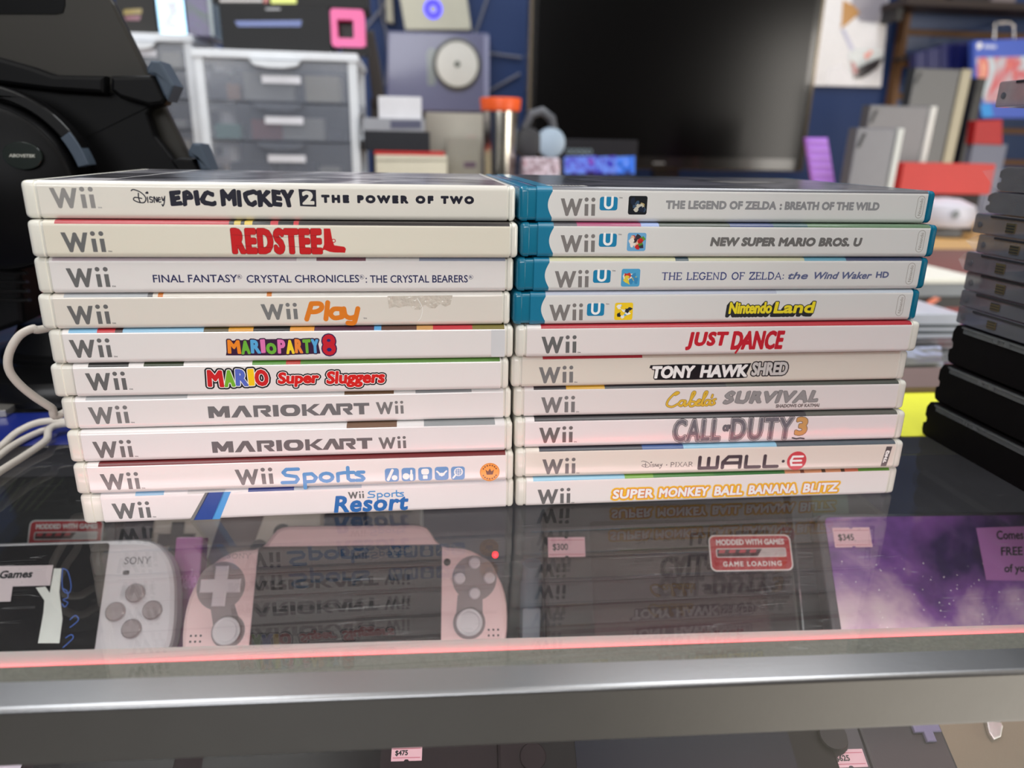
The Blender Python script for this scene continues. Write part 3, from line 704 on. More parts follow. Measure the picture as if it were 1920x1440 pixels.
def oval(u, T, v0=2.4, v1=12.2):
    g = ink((158, 152, 142)); s_ = [stroke(rrect(u, v0, u + 3.4, v1, 1.7, 4) + [rrect(u, v0, u + 3.4, v1, 1.7, 4)[0]], .22, g)]
    q = text('Nintendo', (0, 0, v1 - v0 - 2.2, 1.5), g, .05)
    s_ += [([(u + 2.6 - y, v0 + 1.1 + x) for x, y in vs], fs, m_, l) for vs, fs, m_, l in q]
    put(T, 'maker_mark', s_)
def uhead(T, b):
    u, v, ub, vb = b
    put(T, 'console_logo', console_logo((u, v, u + 15.5, v + 7.6), ink((126, 122, 120))) + u_box((ub, vb, ub + 7.8, vb + 5.6)) + tm(ub + 8.3, vb + 4.9, GREY))
T = teal_case(9, 'teal edged case with a line of light grey capitals, topmost of the right stack', [(7.4, 187, (92, 92, 98))], ink((30, 30, 32)),
              ((47.1, 55.4, 3.2, 11.0), (24, 28, 34), [(180, 160, 110), (60, 84, 110), (200, 196, 180), (30, 40, 60)]), c_top2)
uhead(T, (17.5, 2.6, 34.5, 4.9)); gz = ink((146, 146, 148))
put(T, 'title_lettering', text('THE LEGEND OF ZELDA', (63.7, 5.6, 114.5, 9.3), gz, .55, space=1.05) + text(': BREATH OF THE WILD', (116.0, 5.6, 163.8, 9.3), gz, .55, space=1.02)); oval(182.2, T)
T = teal_case(8, 'teal edged case with slanted dark grey capitals, second in the right stack', [(10, 24, (60, 56, 66)), (24, 52, (160, 50, 100)), (52, 60, (140, 160, 210)), (60, 92, (60, 70, 60)), (92, 112, (60, 76, 120)), (112, 128, (60, 92, 96)), (128, 187, (90, 120, 90))], ink((50, 70, 60)),
              ((46.3, 54.6, 2.7, 10.5), (110, 170, 214), [(200, 40, 40), (236, 226, 216), (60, 50, 60), (90, 150, 60), (230, 190, 160)]))
uhead(T, (17.0, 2.3, 33.8, 4.5)); gm = ink((112, 110, 108))
put(T, 'title_lettering', text('NEW SUPER MARIO BROS. U', (83.6, 4.8, 154.7, 8.8), gm, .7, .12, space=1.05)); oval(181.4, T)
T = teal_case(7, 'teal edged case with dark blue serif capitals, third in the right stack', [(10, 70, (196, 196, 160)), (70, 76, (60, 80, 90)), (76, 130, (190, 190, 160)), (130, 150, (96, 150, 170)), (150, 187, (60, 70, 100))], ink((110, 130, 130)),
              ((46, 54.4, 2.0, 9.8), (80, 164, 208), [(240, 236, 226), (200, 60, 50), (228, 206, 70), (60, 140, 190)]))
uhead(T, (16.4, 1.8, 33.4, 3.7)); bz = ink((66, 76, 128)); bw = ink((96, 104, 140))
t = serif('THE LEGEND OF ZELDA:', (64.3, 5.0, 121.4, 8.0), bz, .55)
t += text('the', (123.1, 4.9, 132.6, 8.2), bw, .3, .25) + text('Wind', (135.5, 4.9, 147.5, 8.2), bw, .3, .25) + text('Waker', (149.0, 4.9, 163.6, 8.2), bw, .3, .25) + text('HD', (165.6, 5.4, 171.9, 8.3), bw, .35)
put(T, 'title_lettering', t); oval(180.8, T)
T = teal_case(6, 'teal edged case with a bubbly yellow title, fourth in the right stack', [(10, 120, (176, 182, 200)), (120, 187, (196, 204, 214))], ink((160, 160, 160)),
              ((45.1, 53.4, 1.8, 9.6), (244, 206, 40), [(80, 170, 220), (240, 240, 236), (40, 44, 50), (244, 206, 40)]))
uhead(T, (15.7, 1.9, 32.6, 3.8)); yl = ink((238, 220, 48)); dk = ink((44, 46, 50))
t = [s_ for s_ in text('Nintendo', (98.0, 4.0, 118.6, 9.4), yl, .55, .08, outline=((.4, dk),), ly=3) + text('Land', (119.4, 4.0, 139.4 - 0, 9.4), yl, .6, .08, outline=((.4, dk),), ly=3)]
t += [([(u - .25 * j, v - .32 * j) for u, v in vs], fs, m_, 0) for j in (1, 2, 3, 4) for vs, fs, m_, l in t[:] if l == 2]
put(T, 'title_lettering', t); oval(179.9, T)
R5 = (196, 34, 50)
T = game_case(1, 5, 'white game case with tall slanted red capitals, below the teal edged cases', [(11, 187, (178, 36, 50))], ink((170, 40, 54)), (230, 224, 222))
put(T, 'console_logo', console_logo(wii((11.2, 2.0)), GREYD) + tm(27.6, 1.8, GREYD))
put(T, 'title_lettering', text('JUST', (77.4, 2.4, 97.4, 11.0), ink(R5), .95, .14, space=1.12) + text('DANCE', (98.8, 2.2, 124.3, 11.2), ink(R5), .95, .14, space=1.06) + [stroke([(101.6, .9), (106.2, 9)], 1.0, ink(R5))])
T = game_case(1, 4, 'cream case with white letters outlined in black, in the right stack', [(14, 60, (170, 50, 60)), (60, 187, (206, 196, 180))], ink((160, 60, 66)), (224, 218, 206))
put(T, 'console_logo', console_logo(wii((12.3, 2.0)), GREY) + tm(28.7, 1.8, GREY))
t = [poly([(64, 9.6), (63.6, 8.2), (66, 7.8), (66.4, 2.5), (82, 2.2), (110, 2.6), (112.5, 9.8), (98, 9.4), (82, 9.9)], BLACKI, 0)]
t += text('TONY', (65, 3.1, 85.5, 9.2), WHITEI, .8, .1, outline=((.4, BLACKI),), ly=2) + text('HAWK', (88, 3.1, 111, 9.2), WHITEI, .8, .1, outline=((.4, BLACKI),), ly=2)
t += text('SHRED', (113, 3.6, 130.8, 10.2), ink((206, 204, 200)), .65, .06, space=1.0, outline=((.55, BLACKI),), ly=2)
put(T, 'title_lettering', t)
T = game_case(1, 3, 'white case with gold cursive word beside rugged grey capitals, right stack', [(9, 24, (58, 56, 60)), (24, 42, (222, 176, 60)), (42, 100, (62, 64, 68)), (100, 187, (80, 84, 78))], ink((70, 66, 66)), (228, 224, 222))
put(T, 'console_logo', console_logo(wii((12.5, 2.0)), GREY) + tm(28.9, 1.8, GREY))
cb = ink((224, 186, 60)); cd = ink((120, 88, 30)); t = []
f = lambda a, b_: (70.9 + a * 24.6, 3.7 + b_ * 6.9)
CAB = ([(.2, .86), (.26, 1.0), (.2, 1.0), (.08, .55), (.05, .15), (.15, .0), (.26, .2)], [(.4, .42), (.32, .42), (.28, .18), (.34, .06), (.41, .4), (.4, .06), (.46, .15)],
       [(.46, .15), (.58, .95), (.53, .95), (.5, .1), (.58, .06), (.6, .3), (.53, .36)], [(.63, .2), (.7, .42), (.66, .46), (.62, .12), (.7, .08)],
       [(.7, .08), (.82, .95), (.77, .95), (.74, .12), (.79, .1)], [(.9, .42), (.82, .42), (.79, .15), (.85, .08), (.9, .42), (.9, .1)], [(.93, .8), (.92, .62)], [(1.0, .5), (.95, .42), (.99, .2), (.93, .08)])
for q in CAB:
    p = [f(*z) for z in smooth_path(q, 5)]; t += [stroke(p, 1.25, cd, 0), stroke(p, .85, cb, 1)]
t += text('SURVIVAL', (99.6, 4.6, 146.5, 10.8), ink((150, 150, 150)), .9, .12, space=1.15, outline=((.22, ink((96, 96, 98))),), ly=2, warp=lambda u, v: (u + .3 * math.sin(v * 2), v + .25 * math.sin(u * 1.3)))
t += text('SHADOWS OF KATMAI', (125.6, 2.2, 147.5, 4.0), ink((120, 112, 110)), .25)
put(T, 'title_lettering', t)
T = game_case(1, 2, 'white case with tall steel grey capitals and a bronze 3, right stack', [(9, 140, (52, 50, 54)), (140, 187, (90, 90, 84))], ink((60, 58, 60)), (234, 228, 228))
put(T, 'console_logo', console_logo(wii((11.2, 2.6)), GREYD) + tm(27.6, 2.4, GREYD))
stl = mat('steel_print', (108, 110, 118), .35, coat=.6, var=.4, vs=500); so = ink((48, 50, 58))
t = text('CALL', (75.1, 1.5, 98.2, 12.8), stl, .75, space=1.15, outline=((.16, WHITEI), (.34, so)), ly=3) + text('OF', (99.2, 6.4, 102.6, 9.6), stl, .5, outline=((.2, so),), ly=4) + text('DUTY', (103.2, 1.5, 134, 12.9), stl, .75, space=1.15, outline=((.16, WHITEI), (.34, so)), ly=3)
t += text('3', (135.2, 3.4, 141.3, 12.9), ink((206, 160, 96)), 1.1, outline=((.25, so),), ly=3) + [stroke([(134.5, 2.2), (136.5, 1.7), (138.5, 2.0), (140.5, 1.7)], .7, so)]
put(T, 'title_lettering', t)
T = game_case(1, 1, 'yellowed case with wide black capitals and white E on red disc, right stack', [(11, 60, (54, 56, 66)), (60, 80, (66, 96, 150)), (80, 126, (140, 190, 216)), (126, 187, (86, 96, 104))], ink((120, 130, 140)), (228, 221, 210))
put(T, 'console_logo', console_logo(wii((12.5, 1.8)), GREYD) + tm(28.9, 1.6, GREYD))
wb = ink((52, 50, 58)); dkb = ink((60, 54, 56))
t = ds((59.8, 3.3, 70.3, 7.3), dkb, .26) + [poly(ell(72.4, 5, .3, n=8), dkb)] + serif('PIXAR', (74.2, 4.0, 85.2, 6.2), dkb, .3)
f = lambda x, w_: (lambda a, b_: (x + a * w_, 2.9 + b_ * 5.6))
for x, w_, qs in ((88.5, 8.8, [[(0, 1), (0, 0), (1, 0), (1, 1)], [(.5, 0), (.5, .9)]]), (100.0, 8.6, [[(0, 0), (0, .5), (.3, 1), (1, 1), (1, 0)], [(0, .42), (1, .42)]]), (111.5, 7.0, [[(0, 1), (0, 0), (1, 0)]]), (120.8, 6.6, [[(0, 1), (0, 0), (1, 0)]])):
    g = f(x, w_)
    for q in qs: t.append(stroke([g(*p) for p in q], 1.75, wb, caps=True))
t += [poly(ell(130.2, 5.5, .8, n=12), wb)]
t += [poly(ell(137, 5.6, 4.9, n=30), ink((206, 60, 70)), 0)] + [stroke([(134.6, 3.4), (139.6, 3.4)], 1.1, WHITEI, 1), stroke([(134.3, 5.6), (139.2, 5.6)], 1.1, WHITEI, 1), stroke([(134.9, 7.8), (139.8, 7.8)], 1.1, WHITEI, 1), stroke([(134.6, 3.4), (134.0, 5.6), (134.9, 7.8)], 1.1, WHITEI, 1)]
put(T, 'title_lettering', t)
q = text('THQ', (0, 0, 6.6, 2.0), WHITEI, .5, .1, ly=1)
put(T, 'publisher_mark', [poly([(180.6, 1.6), (183.6, 1.6), (184.9, 12), (181.9, 12)], ink((70, 70, 72)), 0)] + [([(183.3 - y + x * .12, 3.4 + x) for x, y in vs], fs, m_, l) for vs, fs, m_, l in q])
T = game_case(1, 0, 'white game case with a white title ringed in yellow, bottom of the right stack', [(8, 52, (150, 200, 224)), (52, 66, (120, 170, 70)), (66, 96, (70, 130, 60)), (96, 132, (60, 120, 60)), (132, 140, (216, 150, 110)), (140, 142, (120, 60, 40)), (142, 151, (216, 150, 110)), (151, 153, (90, 60, 40)), (153, 161, (216, 150, 110)), (161, 163, (90, 60, 40)), (163, 170, (210, 120, 90)), (170, 187, (100, 150, 60))], ink((120, 150, 110)), (236, 231, 229))
put(T, 'console_logo', console_logo(wii((10.1, 1.3)), GREYD) + tm(26.5, 1.1, GREYD))
og = ink((214, 92, 50)); yy = ink((244, 190, 36)); t = []
for wd_, x0, x1 in (('SUPER', 46.5, 66.6), ('MONKEY', 69.3, 94.2), ('BALL', 97.0, 111.4), ('BANANA', 114.4, 139.2), ('BLITZ', 142.4, 160.8)):
    t += text(wd_, (x0, 2.6, x1, 7.6), WHITEI, .6, .06, space=1.06, outline=((.25, og), (.75, yy)), ly=3)
put(T, 'title_lettering', t)
# barcode sticker on the top teal case
b = MB(); Tt = [o for o in COL.objects if o.name.startswith('game_case') and 'topmost of the right' in o.get('label', '')][0]
b.box((13, 5, TT + .05), (30, 11, TT + .1), ink((214, 212, 208)));
for i in range(9): b.box((14.5 + i * 1.5, 5.8, TT + .1), (15.1 + i * 1.5, 10, TT + .12), BLACKI)
b.build('barcode_sticker', Tt)['label'] = 'white barcode sticker'
Tt = [o for o in COL.objects if o.name.startswith('game_case') and 'topmost of the left' in o.get('label', '')][0]
b = MB(); b.box((12, 3, TT + .05), (28, 22, TT + .1), ink((206, 202, 204))); b.build('cover_banner', Tt)
b = MB(); b.add([(30, 128, TT + .08), (33, 129.5, TT + .08), (27, 4, TT + .08), (26, 4, TT + .08)], [(0, 1, 2, 3)], ink((214, 212, 212))); b.build('cover_banner', Tt)
#PART2

# ================================================================ handhelds inside the display case
def frame3(tilt, yaw=0, roll=0):
    t = math.radians(tilt); y = math.radians(yaw); fwd = Vector((-math.sin(y), math.cos(y), 0)); z = Vector((0, 0, 1))
    r = Vector((math.cos(y), math.sin(y), 0)); up = fwd * math.sin(t) + z * math.cos(t); n = r.cross(up)
    M = Matrix((r, up, n)).transposed()
    return M @ Matrix.Rotation(math.radians(roll), 3, 'Z')
ZS = -124.9
def rest(px, py, dep, tilt, h, z=ZS):
    """foot point and lean of a thing of height h whose middle is seen at a pixel and whose foot stands on the shelf"""
    c = Pd(px, py, dep); return c
class H:
    """a flat upright device: local X right, Y up the face, Z out of the face; origin at its foot"""
    def __init__(s, name, label, cat, px, py, dep, h, tilt, yaw=-4, group=None, roll=0, thick=14.5):
        R = frame3(tilt, yaw, roll); up = R @ Vector((0, 1, 0))
        c = Pd(px, py, dep); s.h = h
        foot = c - up * h / 2
        # slide along the view ray so that the foot meets the shelf
        for _ in range(30):
            dz = foot.z - (ZS + .4 + thick * math.sin(math.radians(tilt))); dep += dz / .7 * .5; c = Pd(px, py, dep); foot = c - up * h / 2
        s.k = dep; s.T = thing(name, label, cat, foot, R, group)
    def L(s, px, py):
        M = s.T.matrix_world.to_3x3(); o = s.T.matrix_world.translation / S; n = M.col[2]
        d = FF + RR * ((px - 960) / FPX) - UU * ((py - 720) / FPX); p = CP + d * ((o - CP).dot(n) / d.dot(n)) - o
        return p.dot(M.col[0]), p.dot(M.col[1])
    def prism(s, name, pts, z0, z1, m, bev=0, parent=None, label=None):
        b = MB(); b.prism(pts, z0, z1, m, 'z', bev=bev, smooth=False); o = b.build(name, s.T)
        if parent is not None: o.parent = parent
        if label: o['label'] = label
        return o
    def flat(s, name, shapes, z, parent=None, label=None):
        b = MB(); b.flat(shapes, (0, 0, z), (1, 0, 0), (0, 1, 0), lift=.03); o = b.build(name, s.T)
        if parent is not None: o.parent = parent
        if label: o['label'] = label
        return o
    def knob(s, name, x, y, z, prof, m, parent=None, n=24):
        b = MB(); b.lathe(prof, (x, y, z), m, n); o = b.build(name, s.T)
        if parent is not None: o.parent = parent
        return o
pinklitpl = mat('white_plastic_tinted_pink', (226, 196, 196), .35, coat=.2, var=.03)  # white shell, with the pink of the red light mixed into its colour
silverpl = mat('silver_plastic', (200, 198, 202), .3, coat=.2, var=.03)
screenm = mat('dark_screen', (22, 20, 23), .2, spec=.3)
clearpl = mat('frosted_clear_button', (206, 200, 206), .15, coat=1, var=.1)
darkpl = mat('charcoal_plastic', (36, 36, 39), .45, spec=.3)
greyring = mat('smoky_ring', (140, 130, 132), .3, coat=.3)
STICKR = (186, 36, 46)
def sticker(h, x, y, w_, hh, z, name='loading_sticker'):
    r = ink(STICKR, .5); s_ = [poly(rrect(x, y, x + w_, y + hh, w_ * .07), WHITEI, 0), poly(rrect(x + .7, y + .7, x + w_ - .7, y + hh - .7, w_ * .06), r, 1)]
    s_ += text('MODDED WITH GAMES', (x + w_ * .09, y + hh * .72, x + w_ * .92, y + hh * .88), WHITEI, .3, ly=2)
    s_ += text('GAME LOADING', (x + w_ * .15, y + hh * .13, x + w_ * .86, y + hh * .27), WHITEI, .3, space=1.3, ly=2)
    a, b_, c, d = x + w_ * .08, y + hh * .38, x + w_ * .93, y + hh * .63
    s_ += [poly(rrect(a, b_, c, d, 1), WHITEI, 2), poly(rrect(a + .4, b_ + .4, c - .4, d - .4, 1), ink((214, 206, 204)), 3), poly([(a + .5, b_ + .5), (a + w_ * .5, b_ + .5), (a + w_ * .56, d - .5), (a + .5, d - .5)], ink((70, 22, 28)), 4)]
    for i in range(4): s_.append(poly([(a + 1.2 + i * w_ * .125, (b_ + d) / 2), (a + w_ * .1 + i * w_ * .125, (b_ + d) / 2), (a + w_ * .12 + i * w_ * .125, d - .7), (a + 2.2 + i * w_ * .125, d - .7)], ink((200, 60, 70)), 5))
    return h.flat(name, s_, z, label='red sticker with a loading bar')
def pricetag(h, x, y, txt, z, w_=19, hh=10):
    pk = ink((226, 186, 196), .6); rp = ink((190, 90, 110), .6)
    c = x + w_ / 2
    s_ = [poly([(x, y), (c - 1.2, y), (c - .6, y + .7), (c + .6, y + .7), (c + 1.2, y), (x + w_, y), (x + w_, y + hh), (c + 1.2, y + hh), (c + .6, y + hh - .7), (c - .6, y + hh - .7), (c - 1.2, y + hh), (x, y + hh)], pk, 0)]
    s_ += [stroke([(x + .8, y + hh - 1.6), (x + w_ - .8, y + hh - 1.6)], .3, rp, 1), stroke([(x + .8, y + 1.4), (x + w_ - .8, y + 1.4)], .3, rp, 1)]
    s_ += text(txt, (x + w_ * .12, y + hh * .3, x + w_ * .12 + w_ * .42, y + hh * .68), BLACKI, .25, ly=1)
    return h.flat('price_tag', s_, z, label='pink price tag')

# pink-tinted white handheld in the middle
V = H('handheld_console', 'blush pink handheld console with clear buttons and two sticks leaning behind the front ledge', 'handheld console', 652, 1140, 420, 84, 38)
k = V.k / 1375.28; W2 = 300 * k
def lob(w2, hh):
    p = [(-w2 + 28, 2)] + ell(-w2 + 30, 34, 30, 33, 10, 250, 120)[0:0]
    right = [(w2 - 34, 0), (w2 - 14, 3), (w2 - 3, 16), (w2, 36), (w2 - 3, 54), (w2 - 13, 68), (w2 - 24, 74), (w2 - 38, 76), (w2 - 46, hh - 2), (w2 - 54, hh)]
    return smooth_path([(0, 0)] + right, 3) + smooth_path([(-u, v) for u, v in right[::-1]] + [(0, 0)], 3)[:-1]
sh = V.prism('shell', lob(W2, 88), -13, 0, pinklitpl, bev=2.5)
V.prism('screen', rrect(-W2 + 37, 4, W2 - 37, 76, 2), -.2, .35, screenm, label='dark glossy screen')
def cross(cx, cy, r, w_): return [(cx - w_, cy - r), (cx + w_, cy - r), (cx + w_, cy - w_), (cx + r, cy - w_), (cx + r, cy + w_), (cx + w_, cy + w_), (cx + w_, cy + r), (cx - w_, cy + r), (cx - w_, cy + w_), (cx - r, cy + w_), (cx - r, cy - w_), (cx - w_, cy - w_)]
V.flat('button_well', [poly(ell(-W2 + 18.5, 55, 13.2, n=30), greyring), poly(ell(-W2 + 25, 31, 9, n=26), greyring, 0), poly([(-W2 + 14, 44), (-W2 + 27, 45), (-W2 + 32, 33), (-W2 + 17, 33)], greyring, 0)], .05)
V.prism('direction_pad', cross(-W2 + 18.5, 55, 11, 3.8), 0, 2.0, clearpl, bev=.8)
V.flat('button_well', [poly(ell(W2 - 18.5, 57, 12.6, n=30), greyring), poly(ell(W2 - 21.5, 33, 9, n=26), greyring, 0), poly([(W2 - 14, 46), (W2 - 28, 48), (W2 - 29, 35), (W2 - 14, 35)], greyring, 0)], .05)
for i, (dx, dy) in enumerate(((0, 8.4), (8.4, 0), (0, -8.4), (-8.4, 0))):
    V.knob('face_button', W2 - 18.5 + dx, 57 + dy, 0, [(3.3, 0), (3.3, 1.4), (2.6, 2.0), (0.1, 2.1)], clearpl)
for sx in (-1, 1):
    x = sx * (W2 - 21.5 if sx > 0 else W2 - 25)
    V.knob('analog_stick', x, 32 + sx, 0, [(4.5, 0), (4.5, 2.5), (7.2, 3.0), (7.4, 3.8), (6.8, 4.4), (5.6, 4.2), (5.3, 3.9), (.1, 3.9)], silverpl)
V.flat('speaker_holes', [poly(ell(sx * (W2 - 5.5 - 2.6 * i), 26 + 3 * j, .62, n=8), BLACKI) for sx in (-1, 1) for i in range(3) for j in range(2)], .05)
V.knob('camera_lens', W2 - 34, 66, 0, [(2, 0), (2, .3), (.1, .35)], mat('lens_black', (12, 12, 14), .1))
V.flat('maker_mark', serif('SONY', (-W2 + 20, 70, -W2 + 33, 72.4), ink((150, 130, 134)), .35), .05)
V.knob('power_lamp', W2 - 6.5, 70, -3, [(1.6, 0), (1.6, 2.6), (.1, 3.2)], mat('red_lamp', (255, 30, 40), .4, emit=4))

# silver handheld at the left
G = H('handheld_console', 'silver handheld console with four round grey buttons and blue stickers on its screen', 'handheld console', 60, 1150, 430, 74, 38, yaw=-2)
k = G.k / 1375.28; R2 = 258 * k
px2x = lambda px: (px - 60) * k
pts = smooth_path([(R2 - 22, 0), (R2 - 8, 4), (R2, 18), (R2, 40), (R2 - 4, 60), (R2 - 14, 73), (R2 - 26, 76)], 4)
G.prism('shell', pts + [(-u, v) for u, v in pts[::-1]], -14, 0, silverpl, bev=3)
G.prism('screen_panel', rrect(-R2 + 36, 3, px2x(182), 74, 1.5), -.1, .4, screenm, label='dark glossy screen panel')
G.flat('maker_mark', serif('SONY', (px2x(214), 62, px2x(262), 65.6), ink((84, 80, 84)), .5), .05)
for px, py in ((254, 1112), (286, 1144), (217, 1147), (247, 1179)):
    bx_, by_ = G.L(px, py); G.knob('face_button', bx_, by_, 0, [(5.2, 0), (5.2, 1.2), (4.4, 1.9), (1.5, 1.9), (.1, 1.6)], greyring)
G.flat('status_window', [poly(rrect(px2x(214), 56, px2x(226), 58.4, .8), BLACKI)], .05)
bl = ink((70, 110, 200))
s_ = []
for pp in ([(118, 1066), (128, 1072), (134, 1098), (130, 1112), (120, 1108), (117, 1090), (118, 1066)], [(118, 1104), (126, 1108), (128, 1120), (119, 1124)], [(120, 1126), (128, 1130), (122, 1138), (117, 1132)],
           [(132, 1162), (142, 1154), (148, 1162), (138, 1172), (132, 1176)], [(124, 1196), (134, 1190), (138, 1196), (126, 1208), (119, 1214)]):
    s_.append(stroke([G.L(*p) for p in smooth_path(pp, 4)], .5, bl))
G.flat('screen_sticker', s_, .45, label='blue line drawing sticker')
gw_ = [G.L(*p) for p in ((102, 1066), (116, 1066), (112, 1110), (118, 1160), (112, 1206), (72, 1206), (82, 1150), (84, 1126), (68, 1102), (86, 1100), (94, 1112))]
G.flat('foil_sticker', [poly(gw_, mat('painted_glare_white', (240, 246, 240), .3, metal=.2, coat=1, var=.08, vs=200))], .42, label='white screen glare painted as a patch')  # glare on the dark screen, painted as a pale flat patch
wt = ink((216, 204, 208), .6)
n1 = [G.L(*p) for p in ((-120, 1064), (102, 1060), (96, 1098), (26, 1100), (22, 1128), (-120, 1132))]
ta, tb_ = G.L(-70, 1088), G.L(64, 1074)
G.flat('paper_note', [poly(n1, wt, 0)] + text('100s of Games', (ta[0], ta[1], tb_[0], ta[1] + 4.4), BLACKI, .5, .15, ly=1), 1.2, label='white paper note')

# beige controller behind, small boxes, purple case
Cn = H('game_controller', 'beige handheld with a dark cross pad leaning behind the pink handheld', 'handheld console', 440, 1020, 500, 74, 38)
k = Cn.k / 1375.28
beige = mat('beige_plastic', (186, 172, 160), .5)
Cn.prism('shell', rrect(-54, 0, 54, 74, 7), -14, 0, beige, bev=2)
Cn.prism('direction_pad', cross(-37, 40, 11.5, 3.8), 0, 2.4, darkpl, bev=.6)
for x, y in ((30, 44), (16, 34)): Cn.knob('round_button', x, y, 0, [(5.5, 0), (5.5, 1.8), (4.6, 2.4), (.1, 2.4)], darkpl)
Cn.prism('screen_band', [(-18, 20), (8, 20), (22, 74), (-6, 74)], 0, .4, mat('taupe_panel', (92, 78, 76), .4))
def shelf_box(name, label, cat, px0, px1, py, D, h, d, m, tilt=12, extra=None):
    q = H(name, label, cat, (px0 + px1) / 2, py, D, h, tilt, thick=d + 1); kk = q.k / 1375.28; w2 = (px1 - px0) / 2 * kk
    q.prism('body', rrect(-w2, 0, w2, h, 1.2), -d, 0, m, bev=.5)
    if extra: extra(q, w2, h)
    return q
shelf_box('small_box', 'small dark blue box with a pale band on the display shelf behind the pink handheld', 'box', 560, 684, 985, 560, 50, 30, mat('card_navy', (30, 42, 70), .5),
          extra=lambda q, w2, h: q.flat('printed_band', [poly([(-w2 + 1, 4), (w2 - 1, 4), (w2 - 1, h * .62), (-w2 + 1, h * .62)], ink((120, 140, 166)))], .05))
shelf_box('small_box', 'small white box on the display shelf behind the pink handheld', 'box', 690, 788, 985, 560, 50, 30, mat('card_white', (214, 208, 202), .6),
          extra=lambda q, w2, h: q.flat('printed_band', [stroke([(-w2 + 4, h * .7), (w2 - 6, h * .7)], .8, ink((120, 130, 120)))], .05))
shelf_box('plastic_case', 'purple pink plastic case between the silver and the pink handhelds', 'case', 322, 372, 1115, 470, 66, 10, mat('purple_pink_plastic', (150, 60, 140), .2, coat=1), tilt=30,
          extra=lambda q, w2, h: q.flat('printed_label', text('Loade', (-w2 + 2, h * .55, w2 - 2, h * .72), ink((190, 120, 190)), .4), .05))
q = H('boxed_console', 'black boxed console with a red loading bar sticker, at the left of the display shelf', 'boxed console', 118, 1010, 500, 80, 30)
kk = q.k / 1375.28; q.prism('body', rrect(-52, 0, 32, 80, 2), -12, 0, mat('box_black', (26, 26, 28), .3, coat=.5), bev=.5)
q.prism('window', rrect(-44, 6, 26, 34, 2), 0, .5, mat('smoked_window', (60, 64, 60), .2, coat=1))
a_, b_ = q.L(50, 1036), q.L(196, 974); sticker(q, a_[0], a_[1], b_[0] - a_[0], b_[1] - a_[1], .55)
q.flat('leaf_pattern', [stroke([(-50 + 5 * i, 58), (-40 + 6 * i, 78)], 1.0, ink((60, 66, 50))) for i in range(7)], .05)
# dark slab handheld behind the right stack
Dk = H('handheld_console', 'charcoal handheld console with a loading bar sticker and a pink $300 tag', 'handheld console', 1270, 1110, 430, 100, 34)
k = Dk.k / 1375.28; px2x = lambda px: (px - 1270) * k
Dk.prism('shell', rrect(px2x(1020), 0, px2x(1500), 100, 9), -12, 0, darkpl, bev=2.5)
Dk.prism('screen', rrect(px2x(1110), 8, px2x(1440), 90, 2), -.1, .35, mat('plum_screen', (40, 33, 35), .25, spec=.3))
a_, b_ = Dk.L(1028, 1045), Dk.L(1096, 1007); pricetag(Dk, a_[0], a_[1], '$300', .4, b_[0] - a_[0], b_[1] - a_[1])
a_, b_ = Dk.L(1333, 1072), Dk.L(1480, 1002); sticker(Dk, a_[0], a_[1], b_[0] - a_[0], b_[1] - a_[1], .45)
Cy = H('clear_cylinder', 'grey blue plastic tube standing between the pink and the charcoal handhelds', 'tube', 995, 1140, 440, 60, 0)
b = MB(); b.lathe([(6, 0), (6.6, 1), (6.6, 48), (5.5, 50), (5.5, 60), (.1, 60)], (0, 0, 0), mat('grey_blue_plastic', (96, 112, 124), .25, coat=.5), 24)
o = b.build('tube_body', Cy.T); o.rotation_euler = (-math.pi / 2, 0, 0)
o = Cy.prism('tube_label', rrect(-5, 10, 5, 34, 1), 5.9, 6.75, mat('label_pale', (150, 160, 170), .5))
Gx = H('handheld_console', 'handheld console with a purple starry skin, a pink $345 tag and handwritten note', 'handheld console', 1790, 1120, 430, 96, 36)
k = Gx.k / 1375.28; px2x = lambda px: (px - 1790) * k
Gx.prism('shell', rrect(px2x(1545), 0, px2x(2080), 96, 6), -12, 0, mat('grey_plastic', (70, 72, 76), .4), bev=2)
gal = art_mat('galaxy_skin', [(22, 14, 38), (50, 28, 84), (120, 76, 150), (196, 172, 190), (220, 212, 206)], 15, .3, 3.1, dist=.25)
Gx.prism('starry_skin', rrect(px2x(1562), 2, px2x(2070), 94, 3), -.1, .3, gal, label='purple starry skin')
random.seed(11)
Gx.flat('stars', [poly(ell(random.uniform(px2x(1565), px2x(1990)), random.uniform(4, 70), random.uniform(.15, .4), n=6), WHITEI) for _ in range(130)], .32)['kind'] = 'stuff'
nt = ink((162, 104, 170), .6)
t = [poly([Gx.L(*p) for p in ((1829, 990), (2000, 984), (2000, 1090), (1848, 1088))], nt, 0)]
for w_, pa, pb in (('Comes w/', (1869, 1012), (1940, 994)), ('FREE Game', (1876, 1042), (1968, 1024)), ('of your choice', (1884, 1078), (1990, 1056))):
    a_, b_ = Gx.L(*pa), Gx.L(*pb); t += text(w_, (a_[0], a_[1], b_[0], b_[1]), BLACKI, .35, .2, ly=1)
Gx.flat('handwritten_note', t, .5, label='purple handwritten note')
a_, b_ = Gx.L(1565, 1027), Gx.L(1629, 989); pricetag(Gx, a_[0], a_[1], '$345', .6, b_[0] - a_[0], b_[1] - a_[1])
Bt = H('boxed_console', 'smoky clear plastic console case standing behind the starry purple handheld', 'console case', 1590, 1040, 490, 100, 30)
k = Bt.k / 1375.28
Bt.prism('body', rrect(-100 * k, 0, 78 * k, 100, 2), -12, 0, mat('smoky_box', (84, 86, 90), .25, coat=.8), bev=.8)
Bt.prism('front_window', rrect(-60 * k, 6, 10 * k, 92, 2), 0, .4, mat('green_grey_window', (104, 118, 112), .2, coat=1))

